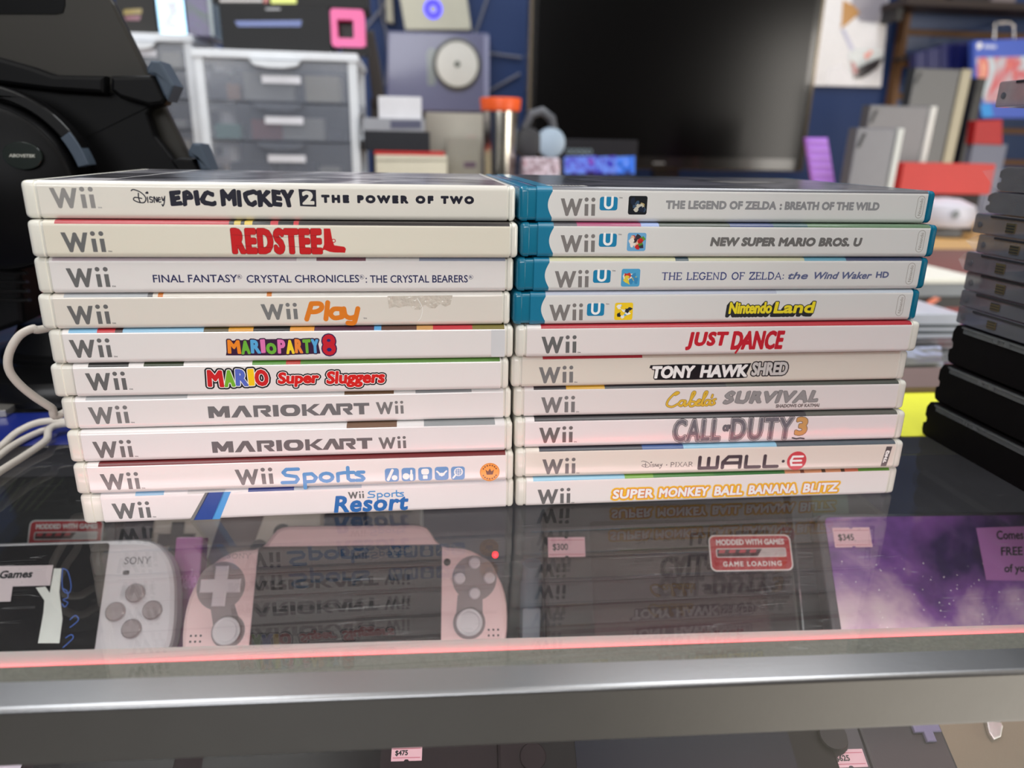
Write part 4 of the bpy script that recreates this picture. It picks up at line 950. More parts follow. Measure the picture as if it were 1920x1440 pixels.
# front row, seen under the rail through the front glass
def low(name, label, cat, px, py, w_, h, tilt=62, yaw=-4, body=darkpl, r=5):
    q = H(name, label, cat, px, py, 380, h, tilt, yaw, thick=9); q.prism('shell', rrect(-w_ / 2, 0, w_ / 2, h, r), -8, 0, body, bev=1.5); return q
pl = mat('plum_black_plastic', (28, 17, 23), .5, spec=.25)
q = low('handheld_console', 'dark handheld console lying below the rail with a pink $475 tag', 'handheld console', 660, 1450, 150, 60, body=pl); k = q.k / 1375.28
a_, b_ = q.L(733, 1428), q.L(792, 1396); pricetag(q, a_[0], a_[1], '$475', .1, b_[0] - a_[0], b_[1] - a_[1])
q.prism('screen', rrect(-66, 5, 12, 54, 2), -.1, .35, screenm)
q = low('handheld_console', 'plum black handheld at the lower left edge below the rail', 'handheld console', 230, 1465, 92, 60, body=pl)
q.prism('screen', rrect(-40, 5, 20, 54, 2), -.1, .35, screenm)
q = low('paper_sheet', 'white paper sheet at the lower left corner behind the front glass', 'paper', -20, 1470, 46, 40, body=ink((214, 206, 220), .6), r=1)
q = low('plastic_pouch', 'clear plastic pouch with a shiny curl below the rail, right of the $475 tag', 'pouch', 925, 1450, 16, 50, body=mat('grey_pouch', (84, 92, 96), .2, coat=.5), r=2)
q.flat('shiny_curl', [stroke(smooth_path([(2, 46), (-3, 40), (-4, 32), (-1, 29), (3, 35)], 4), 1.4, WHITEI)], .1)  # glare painted as a white stroke
q = low('console_cover', 'brown black moulded cover with a raised knob shape below the rail', 'console cover', 1010, 1460, 36, 58, body=pl)
q.prism('raised_knob', ell(-2, 38, 6, n=20), 0, 1.5, pl, bev=.5); q.prism('raised_knob', ell(-2, 26, 10, 8, n=20), 0, 1.2, pl, bev=.4)
q = low('handheld_console', 'black handheld with a blue tinted screen below the rail at the centre', 'handheld console', 1290, 1440, 140, 66, body=mat('black_plastic', (14, 14, 17), .5, spec=.25))
q.prism('screen', rrect(-50, 5, 50, 60, 2), -.1, .35, mat('blue_black_screen', (14, 18, 36), .3, spec=.2))
q = low('handheld_console', 'slate grey handheld with a round stick and a $625 tag below the rail', 'handheld console', 1568, 1430, 38, 60, body=mat('slate_plastic', (62, 62, 70), .4)); k = q.k / 1375.28
a_ = q.L(1556, 1385); q.knob('analog_stick', a_[0], a_[1], 0, [(7, 0), (8, .8), (5, 1.2), (5, 3.5), (6.6, 4), (6.2, 5), (.1, 5)], darkpl)
a_, b_ = q.L(1564, 1440), q.L(1616, 1404); pricetag(q, a_[0], a_[1], '$625', .1, b_[0] - a_[0], b_[1] - a_[1])
q = low('blue_card', 'narrow blue card between two handhelds below the rail', 'card', 1628, 1430, 7, 58, body=mat('blue_card_stock', (70, 110, 160), .5), r=1)
q = low('handheld_console', 'black handheld with a cross pad below the rail at the right', 'handheld console', 1712, 1425, 40, 66, body=mat('navy_black_plastic', (36, 36, 46), .35)); k = q.k / 1375.28
a_ = q.L(1733, 1366); q.prism('direction_pad', cross(a_[0], a_[1], 6.5, 2.3), 0, 2.5, mat('grey_lilac_pad', (120, 116, 150), .2, coat=1), bev=.6)
q = low('leather_pouch', 'tan pouch with a chrome clasp at the lower right corner below the rail', 'pouch', 1868, 1425, 52, 60, body=mat('tan_leather', (128, 116, 98), .7, bump=.3, bs=900), r=8)
chrome = mat('chrome', (220, 220, 220), .12, metal=1, bump=.5, bs=2500)
q.prism('clasp', [q.L(*p) for p in ((1842, 1346), (1866, 1344), (1876, 1366), (1872, 1386), (1858, 1392), (1848, 1376))], 0, 3, chrome, bev=.8)

# ================================================================ tall stack of cartridge cases at the right
bk = mat('black_case_plastic', (12, 10, 11), .65, var=.2, vs=90, bump=.1, bs=900, spec=.1)
smoke = mat('smoky_clear_plastic', (92, 94, 102), .2, coat=.6, var=.1, alpha=.72)
clearstrip = mat('clear_lid_plastic', (120, 124, 126), .15, coat=1, alpha=.35)
brass = mat('brass_contact', (124, 112, 84), .35, metal=.7)
YE = 68; YW = -130
def side_case(name, label, x, z, h, m, ye=YE, dx=110, lid=True, kind='black', group=None):
    T = thing(name, label, 'cartridge case', (x + dx / 2, -30, z), None, group)
    if kind == 'black':
        # scalloped back edge: outline in the y-z plane swept along x
        e = [(YW, z + .3), (ye - 3, z + .3), (ye - .4, z + 1.2), (ye + .6, z + h * .18), (ye + .6, z + h * .34), (ye - 1.6, z + h * .4), (ye - 1.6, z + h * .5), (ye + .2, z + h * .56), (ye + .2, z + h * .8), (ye - 2, z + h - 1), (ye - 4, z + h - .4), (YW, z + h - .4)]
        b = MB(); b.prism(e, x, x + dx, m, 'x', bev=.8); b.build('case_shell', T, True)
        if lid:
            b = MB(); b.box((x - .9, YW + 2, z + h - 4.2), (x - .05, ye - 9, z + h - .6), clearstrip); b.box((x - 1.4, YW + 2, z + h - 1.5), (x - .05, ye - 8, z + h - .6), clearstrip); o = b.build('lid_edge', T, True); o['label'] = 'clear plastic lid edge'
            b = MB()
            for yy in (ye - 34, ye - 42): b.box((x - 1.6, yy - 1.5, z + h - 3.4), (x - .9, yy + 1.5, z + h - 1.2), clearstrip)
            b.build('lid_catch', T, True)
    else:
        b = MB(); b.prism(rrect(YW, z + .15, ye, z + h - .15, 1.3), x, x + dx, m, 'x', bev=.6); b.build('case_shell', T, True)
        b = MB(); b.box((x - .5, YW, z + h - 1.6), (x + 1, ye - 12, z + h - .5), mat('case_seam', (40, 40, 44), .3)); b.build('lid_seam', T, True)
        b = MB(); b.box((x - .7, ye - 30, z + 2.6), (x - .1, ye - 24, z + h - 3.2), brass)
        for i in range(3): b.box((x - .9, ye - 29.8, z + 3.2 + i * 1.4), (x - .7, ye - 24.2, z + 3.7 + i * 1.4), mat('case_seam', (40, 40, 44)))
        b.build('metal_contact', T, True)['label'] = 'small brass contact'
        b = MB(); b.lathe([(1.6, 0), (1.6, .5), (.1, .6)], (0, 0, 0), smoke, 14); o = b.build('hinge_pin', T); o.rotation_euler = (0, -math.pi / 2, 0); o.location = Vector((x - dx / 2 - x - .0, 0, 0)) * S + Vector((0, (ye - 5 + 30) * S, h * .45 * S))
    return T
GB = 'black cartridge cases at the foot of the right tall stack'
side_case('cartridge_case', 'thick black case at the very bottom of the tall right stack', 450.5, 0.1, 22.6, bk, YE + 3)
side_case('cartridge_case', 'thick black case second from bottom of the tall right stack', 452.5, 22.9, 23.8, bk, YE + 1)
side_case('cartridge_case', 'thick black case third from bottom, just under the grey clear cases', 454.3, 46.9, 23.9, bk, YE - 1)
zz = 71; names = ['lowest of the six grey clear cases', 'second lowest of the six grey clear cases', 'third lowest of the six grey clear cases', 'third highest of the six grey clear cases, loose wrap corner,', 'second highest of the six grey clear cases, loose wrap corner,', 'highest of the six grey clear cases']
film = mat('clear_wrap_film', (230, 226, 230), .08, coat=1, alpha=.16, bump=1, bs=160, var=.2)
for i, (h, ye, x) in enumerate(((9.9, 67, 454.6), (9.4, 67.5, 454.8), (10.6, 66, 454.2), (10.9, 67, 452.4), (10.1, 61.0, 452.8), (10.7, 66, 452.4))):
    T = side_case('clear_case', names[i] + ' in the tall right stack', x, zz, h, smoke, ye, kind='grey', group='grey clear cartridge cases in the tall right stack')
    if i in (3, 4):
        b = MB(); random.seed(i)
        tip = (x + 4, ye + (10 if i == 3 else 14), zz + h * .45)
        ring = [(x + a, ye, zz + c) for a, c in ((0, 0.6), (0, h * .5), (0, h - .6), (9, h - .6), (18, h * .5), (9, .6))]
        b.add(ring + [tip], [(j, (j + 1) % 6, 6) for j in range(6)], film); b.build('wrap_corner', T, True)['label'] = 'loose corner of clear wrap'
    zz += h + .05
zt = zz
for i, (h, ye, x) in enumerate(((11.6, 64.5, 456.3), (13.1, 60, 456.6))):
    side_case('cartridge_case', ('lower' if i == 0 else 'upper') + ' of two black cases in clear shrink wrap, high in the tall right stack', x, zt, h, mat('navy_black_case', (9, 10, 14), .4, spec=.15), ye, lid=False)
    b = MB(); zq = zt + h
    T = [o for o in COL.objects if o.name.startswith('cartridge_case')][-1]
    xe = x - .8
    pts = [(xe, YW, zt + .4), (xe, ye - 4, zt + .4), (xe, ye + 1, zt + 2), (xe + 4, ye + (8 if i == 0 else 17), zt + (3 if i == 0 else h - 3)), (xe + 1, ye + 2, zq - 1.5), (xe, ye - 5, zq - .3), (xe, YW, zq - .3)]
    b.add(pts, [(0, 1, 5, 6), (1, 2, 4, 5), (2, 3, 4)], film); b.build('shrink_wrap', T, True)['label'] = 'clear shrink wrap film'
    zt += h + .05
side_case('cartridge_case', 'thick black case near the top of the tall right stack, above the shrink wrapped ones', 459, zt, 23, bk, 46, lid=False); zt += 23.1
T = side_case('clear_case', 'smoky pink clear case at the very top of the tall right stack', 452, zt + 6, 13, mat('smoky_pink_plastic', (150, 132, 134), .15, coat=1, alpha=.75, var=.2, vs=200), 68, kind='grey')
b = MB(); b.box((458, -20, zt), (556, 40, zt + 6.1), bk); b.build('inner_tray', T, True)

# ================================================================ tablet on a stand at the left
ST = thing('tablet_stand', 'black tablet stand with grey clamps and a round ribbed base behind the left stack', 'tablet stand', (-70, 165, 0))
DS = 215
def sp(px, py, D=DS): p = P(px, py, D); return (p.x, p.z)
def splate(name, pts, D, d, m, bev=1.5, parent=ST, label=None, sm=0):
    q = [sp(*p, D) for p in (smooth_path(pts, sm) if sm else pts)]
    b = MB(); b.prism(q, D, D + d, m, 'y', bev=bev); o = b.build(name, parent, True)
    if label: o['label'] = label
    return o
satin = mat('satin_black_plastic', (6, 6, 7), .45, var=.1, spec=.16)
clampg = mat('slate_rubber', (62, 74, 88), .6)
tabg = mat('graphite_metal', (48, 46, 42), .45, metal=.2, var=.05, spec=.3)
TB = thing('tablet', 'graphite grey tablet seen from behind, held by the clamps of the stand', 'tablet', (-80, 190, 150))
q = [(-420, -240), (170, -240), (196, -18), (240, 66), (272, 126), (268, 134), (376, 300), (-420, 330)]
o = splate('back_shell', [(-420, -260), (120, -260), (186, -30), (214, 8), (356, 296), (352, 340), (-420, 340)], DS + 13, 8, tabg, 2, TB)
splate('camera_strip', [(-420, -300), (116, -300), (122, 10), (118, 24), (104, 27), (-420, 26)], DS + 12.4, .8, mat('glass_black', (6, 6, 7), .4, spec=.1), .2, TB)
splate('clamp_frame', [(-60, 150), (100, 168), (196, 172), (300, 178), (316, 184), (312, 196), (282, 204), (276, 214), (290, 256), (324, 300), (332, 300), (372, 296), (384, 330), (384, 360), (-60, 370)], DS, 11, satin, 1.5)
splate('clamp_arm', [(-60, 92), (0, 108), (56, 124), (100, 140), (196, 142), (196, 176), (96, 170), (-60, 150)], DS - 10, 12, satin, 2.5, sm=0)
splate('clamp_arm', [(206, 142), (290, 141), (312, 186), (306, 196), (280, 200), (224, 184), (206, 170)], DS - 10, 12, satin, 2.5)
splate('clamp_pad', [(274, 128), (282, 113), (300, 114), (326, 160), (314, 190), (306, 178), (290, 142), (276, 138)], DS - 12, 22, clampg, 1.5, label='slate grey rubber clamp pad')
splate('clamp_pad', [(352, 284), (360, 268), (376, 270), (396, 320), (376, 320), (368, 298), (354, 294)], DS - 12, 22, clampg, 1.5, label='slate grey rubber clamp pad')
splate('clamp_arm', [(318, 300), (332, 296), (362, 298), (378, 330), (340, 330)], DS - 8, 12, satin, 1.5)
# hub: ring segments and disc
cx, cz = sp(-14, 352, DS - 30); kk = (P(100, 352, DS - 30).x - P(0, 352, DS - 30).x) / 100
def arcband(r0, r1, a0, a1, n=28): return [(cx + r0 * kk * math.cos(math.radians(a0 + (a1 - a0) * i / n)), cz + r0 * kk * math.sin(math.radians(a0 + (a1 - a0) * i / n))) for i in range(n + 1)] + [(cx + r1 * kk * math.cos(math.radians(a1 + (a0 - a1) * i / n)), cz + r1 * kk * math.sin(math.radians(a1 + (a0 - a1) * i / n))) for i in range(n + 1)]
gloss = mat('gloss_black_plastic', (8, 8, 9), .3, coat=.08, spec=.25)
b = MB(); b.prism(arcband(172, 196, 24, 180), DS - 30, DS - 18, gloss, 'y', bev=1.2); b.build('hub_ring', ST, True)
b = MB(); b.prism(arcband(173, 195, 14, 34), DS - 31, DS - 19, clampg, 'y', bev=.6); b.build('ring_pad', ST, True)['label'] = 'slate grey pad on the ring'
b = MB(); b.lathe([(160 * kk, 0), (166 * kk, -4), (166 * kk, -26), (150 * kk, -30), (.1, -30)], (cx, DS - 34, cz), satin, 48, axis='y'); b.build('hub_disc', ST, True)
b = MB(); b.lathe([(.1, 4), (150 * kk, 2), (158 * kk, 0), (158 * kk, -3)], (cx, DS - 34, cz), satin, 48, axis='y'); b.build('hub_cover', ST, True)
lx, lz = sp(38, 292, DS - 42)
b = MB(); b.prism(ell(lx, lz, 36 * kk, 26 * kk, 30), DS - 40, DS - 38.2, mat('badge_green_black', (16, 26, 22), .25, coat=.5), 'y', bev=.3); o = b.build('badge', ST, True)
b = MB(); b.flat(text('ABOVETEK', (lx - 24 * kk, lz - 3 * kk, lx + 24 * kk, lz + 3 * kk), ink((190, 190, 180)), .12, .2), (0, DS - 40, 0), (1, 0, 0), (0, 0, 1)); b2 = b.build('badge_lettering', ST, True)
# column with ribs and round base
cl = P(10, 520, 150)
b = MB(); b.prism([sp(-60, 380, 205), sp(42, 380, 205), sp(58, 600, 205), sp(-60, 640, 205)], 195, 226, satin, 'y', bev=3); b.build('column', ST, True)
for i in range(9):
    z0 = P(0, 424 + i * 17, 194).z
    b = MB(); x0 = P(-40, 470, 194).x; x1 = P(46 - i * 1.0, 470, 194).x
    b.prism([(x0, z0), (x1, z0), (x1 + 1, z0 - 1.6), (x0, z0 - 1.6)], 191.5, 195.5, gloss, 'y', bev=.3); b.build('rib', ST, True)
bc = Pz(40, 700, 0)
b = MB(); b.lathe([(78, 0), (80, 2), (80, 12), (77, 17), (60, 22), (52, 22.5), (50, 21.5), (.1, 21.5)], (-88, 232, .1), gloss, 64); b.build('base', ST, True)
b = MB(); b.lathe([(46, 21.6), (46, 24), (40, 26), (34, 40), (.1, 42)], (-92, 228, 0), satin, 48); b.build('base_collar', ST, True)

# white cable loops
cab = mat('white_cable_jacket', (206, 198, 188), .45, var=.05)
CB = thing('charging_cable', 'white charging cable looping on the counter left of the left stack', 'cable', (-40, 60, 0))
def cpath(pp, D):
    out = []
    for i, p in enumerate(pp):
        d = D[i] if isinstance(D, (list, tuple)) else D; out.append(tuple(P(p[0], p[1], d)))
    return out
a_ = cpath([(86, 616), (62, 616), (36, 630), (18, 660), (16, 690), (32, 716), (62, 742), (96, 764), (116, 776)], [66, 62, 58, 55, 54, 55, 58, 62, 66])
a_ = [(-7, 130, 60), (-8, 100, 76)] + a_ + [(-8.5, 90, 44), (-8, 125, 30)]
b = MB(); b.tube(smooth_path(a_, 7), 1.95, cab, 12); b.build('cable_loop', CB, True)
g0 = lambda px, py, z: tuple(Pz(px, py, z))
b = MB(); b.tube(smooth_path([(-8.5, 120, 10), g0(122, 790, 7), g0(100, 789, 7), g0(66, 794, 6.6), g0(30, 812, 4), g0(0, 838, 2.6), g0(-60, 880, 2.6), g0(-160, 900, 2.6)], 7), 1.95, cab, 12); b.build('cable_run', CB, True)
b = MB(); b.tube(smooth_path([(-9, 118, 6), g0(112, 796, 6.2), g0(86, 826, 4), g0(50, 852, 2.6), g0(0, 884, 2.6), g0(-80, 940, 2.6)], 7), 1.95, cab, 12); b.build('cable_run', CB, True)
b = MB(); b.tube(smooth_path([g0(100, 800, 2.4), g0(60, 816, 2.4), g0(20, 838, 2.4), g0(-20, 870, 2.4)], 6), 1.8, cab, 12); b.build('cable_run', CB, True)
p0 = Pz(8, 772, 2)
b = MB(); b.box((p0.x - 30, p0.y - 6, .6), (p0.x + 4, p0.y + 7, 5.1), mat('plug_metal', (190, 186, 178), .25, metal=.8), .6); b.box((p0.x - 60, p0.y - 8, .5), (p0.x - 30, p0.y + 9, 8), cab, 1.5)
tag(b.build('cable_plug'), 'metal plug of a white cable lying on the blue folder at the left edge', 'plug')
b = MB(); bb = Pz(40, 790, .5); b.box((-230, 96, .05), (-10, 150, .4), mat('blue_card_cover', (24, 40, 120), .3, coat=.5)); tag(b.build('blue_folder'), 'dark blue folder lying flat on the glass under the cable and the stand', 'folder')

# ================================================================ back counter and things on it
ZB = 30; DB = 800
BC = thing('back_counter', 'back counter with a yellow wood edge and dark red front across the aisle', 'counter', (600, 1100, ZF))
b = MB(); b.box((-1400, DB, ZB - 14), (2600, 1698, ZB), mat('honey_wood', (206, 160, 96), .4, var=.2, vs=8)); b.build('worktop', BC, True)
for i in range(8):
    x0 = -1400 + i * 500; b = MB(); b.box((x0 + 2, DB + 16, ZF + 80), (x0 + 498, DB + 34, ZB - 14), mat('dark_red_laminate', (112, 16, 26), .35)); o = b.build('front_panel', BC, True)
b = MB(); b.box((-1400, DB + 60, ZF), (2600, 1690, ZF + 80), black); b.build('plinth', BC, True)
b = MB(); b.box((-1400, DB + 34, ZF + 80), (2600, 1690, ZB - 14), black); b.build('carcass', BC, True)

def bbox(px0, py0, px1, py1, D, depth, z0=None):
    ym = (py0 + py1) / 2
    a = P(px0, ym, D); c = P(px1, ym, D); t_ = P((px0 + px1) / 2, py0, D); u = P((px0 + px1) / 2, py1, D)
    return (a.x, D, z0 if z0 is not None else u.z), (c.x, D + depth, t_.z)
def bthing(name, label, cat, px0, py0, px1, py1, D, depth, m, z0=ZB, bev=1.5, group=None, flatfn=None):
    a, c = bbox(px0, py0, px1, py1, D, depth, z0)
    T = thing(name, label, cat, ((a[0] + c[0]) / 2, (a[1] + c[1]) / 2, a[2]), None, group)
    b = MB(); b.box((a[0], a[1], a[2] + .1), c, m, bev); b.build('body', T, True)
    if flatfn: flatfn(T, a, c)
    return T, a, c
def face(T, name, px_pts, D, m, lift=.5, label=None):
    b = MB(); q = [sp(*p, D) for p in px_pts]
    b.flat([poly(q, m)], (0, D, 0), (1, 0, 0), (0, 0, 1), lift=lift); o = b.build(name, T, True)
    if label: o['label'] = label
    return o
cw = lambda n, c, r=.5, **k_: mat(n, c, r, **k_)
# drawer units
white_plastic = cw('white_drawer_plastic', (226, 230, 236), .35, coat=.2)
frost = mat('frosted_drawer_front', (150, 156, 170), .22, coat=.5, alpha=.34, var=.1, vs=9)
def drawer_unit(label, px0, py0, px1, pys, D, depth):
    a, c = bbox(px0, py0, px1, pys[-1], D, depth, ZB); x0, x1, zt_ = a[0], c[0], c[2]; t_ = 12
    T = thing('drawer_unit', label, 'drawer unit', ((x0 + x1) / 2, D + depth / 2, ZB))
    b = MB(); b.box((x0 - 3, D - 3, zt_ - 11), (x1 + 3, D + depth, zt_), white_plastic, 2.5); b.build('top_panel', T, True)
    for xx in (x0, x1 - t_):
        b = MB()
        for y0_, y1_ in ((D, D + 18), (D + depth - 18, D + depth)): b.box((xx, y0_, ZB + .1), (xx + t_, y1_, zt_ - 11), white_plastic, 1.5)
        zs = [P(px0, py, D).z for py in pys]
        for zq in zs: 
            if zq > ZB + 10: b.box((xx, D + 17, zq - 7), (xx + t_, D + depth - 17, zq + 7), white_plastic)
        b.build('side_frame', T, True)
    zs = [zt_ - 12] + [P((px0 + px1) / 2, py, D).z for py in pys]
    b = MB(); b.box((x0 + t_, D + depth - 5, ZB + 2), (x1 - t_, D + depth - 2, zt_ - 12), cw('grey_back_sheet', (96, 102, 114), .5)); b.build('back_sheet', T, True)
    for i in range(len(zs) - 1):
        z1, z0 = zs[i] - 1, zs[i + 1] + 1
        if z0 < ZB: z0 = ZB + 2
        if z1 - z0 < 5: continue
        b = MB(); b.box((x0 + t_, D + 1, z0), (x1 - t_, D + 3, z1), frost); b.box((x0 + t_, D + 3, z0), (x1 - t_, D + depth - 8, z0 + 2), frost)
        o = b.build('drawer', T, True)
        xm = (x0 + x1) / 2; w3 = (x1 - x0) * .16
        b = MB(); b.prism([(xm - w3, z1), (xm + w3, z1), (xm + w3 * .8, z1 - 7), (xm + w3 * .3, z1 - 10), (xm - w3 * .3, z1 - 10), (xm - w3 * .8, z1 - 7)], D - 9, D + 1, white_plastic if i == 0 else frost, 'y', bev=1)
        hnd = b.build('handle', T, True); hnd.parent = o
        for px_a, px_b, fy, fz, m_ in CONT[i % 3]:
            xa, xb = x0 + t_ + (x1 - x0 - 2 * t_) * px_a, x0 + t_ + (x1 - x0 - 2 * t_) * px_b
            b = MB(); b.box((xa, D + 12, z0 + 2.2), (xb, D + 60, z0 + 2 + (z1 - z0) * fz), m_, 2)
            b.build('drawer_contents', T, True)
        if i < 3:
            b = MB(); b.box((xm - w3 * .6, D - .4, (z0 + z1) / 2 - 2), (xm + w3 * .9, D + .9, (z0 + z1) / 2 + 8), cw('white_label', (236, 236, 244), .5)); lb = b.build('drawer_label', T, True); lb.parent = o
    return T
gA, gB, gC, gD_, gE = cw('cont_grey', (176, 176, 172)), cw('cont_cream', (196, 190, 172)), cw('cont_dark', (52, 56, 70)), cw('cont_red', (150, 76, 76)), cw('cont_teal', (104, 158, 150))
CONT = [[(.02, .13, 0, .7, gC), (.13, .22, 0, .4, cw('cont_skin', (176, 130, 100))), (.25, .6, 0, .72, gA), (.68, .93, 0, .66, gB)],
        [(.02, .2, 0, .4, gE), (.28, .5, 0, .55, gD_), (.5, .8, 0, .6, gA), (.84, .94, 0, .35, gC)], [(.1, .4, 0, .4, gC), (.5, .72, 0, .5, gC), (.75, .9, 0, .3, gA)]]
drawer_unit('white drawer unit with three wide frosted drawers on the back counter', 374, 96, 672, [193, 266, 336], 850, 190)
drawer_unit('taller narrow white drawer unit with small drawers, beyond the tablet stand', 180, 62, 370, [128, 186, 242, 300], 940, 190)
# on top of the drawer units
a, c = bbox(374, 96, 672, 200, 850, 190, ZB); ZT1 = c[2]
a2, c2 = bbox(180, 62, 370, 300, 940, 190, ZB); ZT2 = c2[2]
def on(name, label, cat, px0, py0, px1, D, depth, m, z0, fn=None, bev=1.5):
    return bthing(name, label, cat, px0, py0, px1, py0 + 40, D, depth, m, z0=z0, bev=bev, flatfn=fn)
T, a, c = on('storage_box', 'black box with a thin blue stripe on top of the wide drawer unit', 'box', 412, 10, 618, 860, 120, cw('box_matte_black', (14, 14, 17), .5), ZT1)
face(T, 'blue_stripe', [(440, 39), (566, 38), (564, 50), (446, 50)], 860, ink((34, 70, 150)), label='thin blue stripe')
b = MB(); b.flat(text('XBOX', (P(500, 16, 860).x, P(500, 20, 860).z, P(522, 16, 860).x, P(500, 14, 860).z), ink((150, 150, 154)), .3), (0, 860, 0), (1, 0, 0), (0, 0, 1), .5)
b = MB(); b.flat([stroke([(P(500, 16, 860).x, P(500, 17, 860).z), (P(524, 16, 860).x, P(524, 17, 860).z)], 3, ink((130, 130, 134)))], (0, 860, 0), (1, 0, 0), (0, 0, 1), .5); b.build('pale_mark', T, True)
pk = cw('hot_pink_plastic', (255, 120, 180), .4)
T = thing('pink_frame', 'hot pink square frame on top of the wide drawer unit at its right end', 'frame', (P(650, 60, 862).x, 870, ZT1))
o_p = rrect(*sp(622, 87, 862), *sp(682, 18, 862), 5); i_p = rrect(*sp(633, 71, 862), *sp(662, 37, 862), 2)
b = MB(); n = len(o_p)
for y0_, y1_ in ((862, 892),):
    vs = [(u, y0_, v) for u, v in o_p] + [(u, y0_, v) for u, v in i_p] + [(u, y1_, v) for u, v in o_p] + [(u, y1_, v) for u, v in i_p]
    fs = [(k_, (k_ + 1) % n, n + (k_ + 1) % n, n + k_) for k_ in range(n)] + [(2 * n + k_, 3 * n + k_, 3 * n + (k_ + 1) % n, 2 * n + (k_ + 1) % n) for k_ in range(n)] + [(k_, 2 * n + k_, 2 * n + (k_ + 1) % n, (k_ + 1) % n) for k_ in range(n)] + [(n + k_, n + (k_ + 1) % n, 3 * n + (k_ + 1) % n, 3 * n + k_) for k_ in range(n)]
    b.add(vs, fs, pk)
b.build('frame_ring', T, True)
b = MB(); b.box((P(640, 88, 862).x, 863, ZT1 + .1), (P(690, 88, 862).x, 890, P(650, 87, 862).z), cw('black_foot', (16, 14, 16), .5)); b.build('black_foot', T, True)
b = MB(); b.box((P(632, 50, 880).x, 884, P(640, 73, 880).z), (P(664, 50, 880).x, 888, P(640, 36, 880).z), cw('dark_insert', (30, 32, 28), .4)); b.build('inner_plate', T, True)
T, a, c = on('card_box', 'dark card box with faint yellow and pink printing on the narrow drawer unit', 'box', 215, -20, 290, 960, 80, cw('box_charcoal', (44, 42, 40), .5), ZT2)
face(T, 'yellow_print', [(232, 18), (266, 16), (266, 26), (232, 28)], 960, ink((150, 128, 50))); face(T, 'pink_print', [(234, 30), (264, 29), (262, 38), (236, 38)], 960, ink((140, 86, 100)))
T, a, c = on('foil_box', 'shiny pale blue foil card box on the narrow drawer unit', 'box', 292, -20, 344, 950, 30, mat('holographic_foil', (150, 200, 244), .15, metal=.5, coat=1, var=.35, vs=30), ZT2)
face(T, 'white_figure', [(308, 4), (330, 2), (334, 26), (322, 34), (334, 54), (300, 58), (306, 40), (318, 24)], 950, ink((236, 240, 250)))
T, a, c = on('card_box', 'dark box with a green print on the narrow drawer unit beside the foil box', 'box', 346, -20, 388, 955, 100, art_mat('green_dark_print', [(20, 20, 46), (60, 40, 110), (14, 60, 50), (24, 140, 100)], 14, .4, 2), ZT2)
T, a, c = on('acrylic_box', 'clear acrylic stand at the right end of the narrow drawer unit', 'stand', 388, -20, 396, 950, 120, mat('acrylic_clear', (190, 206, 206), .1, coat=1, alpha=.45), ZT2, bev=.5)
ztb = P(515, 10, 860).z; x0_, x1_ = P(398, 4, 862).x, P(690, 4, 862).x
T = thing('display_rack', 'black rack with a yellow tag and white marks, lying on the blue striped box', 'rack', ((x0_ + x1_) / 2, 905, ztb))
b = MB(); b.box((x0_, 862, ztb + .2), (x1_, 940, ztb + 34), cw('rack_black', (16, 15, 16), .5), 1); b.build('body', T, True)
face(T, 'white_marks', [(412, -2), (492, -2), (492, 4), (412, 4)], 862, ink((190, 184, 180))); face(T, 'orange_mark', [(494, -6), (503, -6), (503, 6), (494, 6)], 862, ink((170, 60, 40)))
face(T, 'yellow_tag', [(508, -8), (556, -8), (556, 7), (508, 7)], 862, ink((222, 232, 90)), label='yellow green tag')
# stack of boxes beside the drawers
zc = {}
stackdef = [('storage_box', 'cream box at the bottom of the small box stack beside the drawers', 704, 291, 838, cw('card_cream', (222, 216, 196), .5), 835),
            ('storage_box', 'thin red box lying on the cream box in the small stack', 702, 284, 834, cw('card_red', (196, 34, 30), .5), 835),
            ('storage_box', 'wide black box in the middle of the small box stack', 682, 246, 806, cw('card_black', (14, 16, 26), .4), 840),
            ('disc_case', 'grey case with dark print near the top of the small box stack', 679, 222, 796, cw('case_grey', (156, 158, 166), .3), 840),
            ('storage_box', 'small white box at the top of the small box stack', 709, 181, 790, cw('card_bright_white', (226, 226, 232), .5), 845)]
z0 = ZB
for nm, lb, x0, y0, x1, m_, D in stackdef:
    a, c = bbox(x0, y0, x1, y0 + 10, D, 110, 0); T = thing(nm, lb, 'box' if 'box' in nm else 'case', ((a[0] + c[0]) / 2, D + 55, z0))
    b = MB(); b.box((a[0], D, z0 + .1), (c[0], D + 110, c[2]), m_, 1.2); b.build('body', T, True)
    if nm == 'disc_case':
        face(T, 'dark_print', [(732, 226), (790, 226), (790, 241), (732, 241)], D, ink((84, 86, 110)))
    if 'cream' in lb:
        face(T, 'front_seam', [(706, 300), (836, 300), (836, 301.5), (706, 301.5)], D, ink((180, 174, 150)))
    z0 = c[2]
T, a, c = bthing('console_box', 'warm grey console box with faint red print behind the tumbler', 'box', 798, 212, 905, 260, 1000, 100, cw('warm_grey_card', (172, 168, 158), .6))
face(T, 'red_print', [(858, 256), (892, 255), (892, 262), (858, 263)], 1000, ink((186, 130, 128)))
T, a, c = bthing('console_box', 'shorter beige grey box in front of the warm grey console box', 'box', 838, 256, 900, 300, 955, 38, cw('beige_grey_card', (160, 158, 148), .6))
face(T, 'dark_print', [(870, 304), (892, 304), (892, 314), (870, 314)], 955, ink((110, 90, 110)))
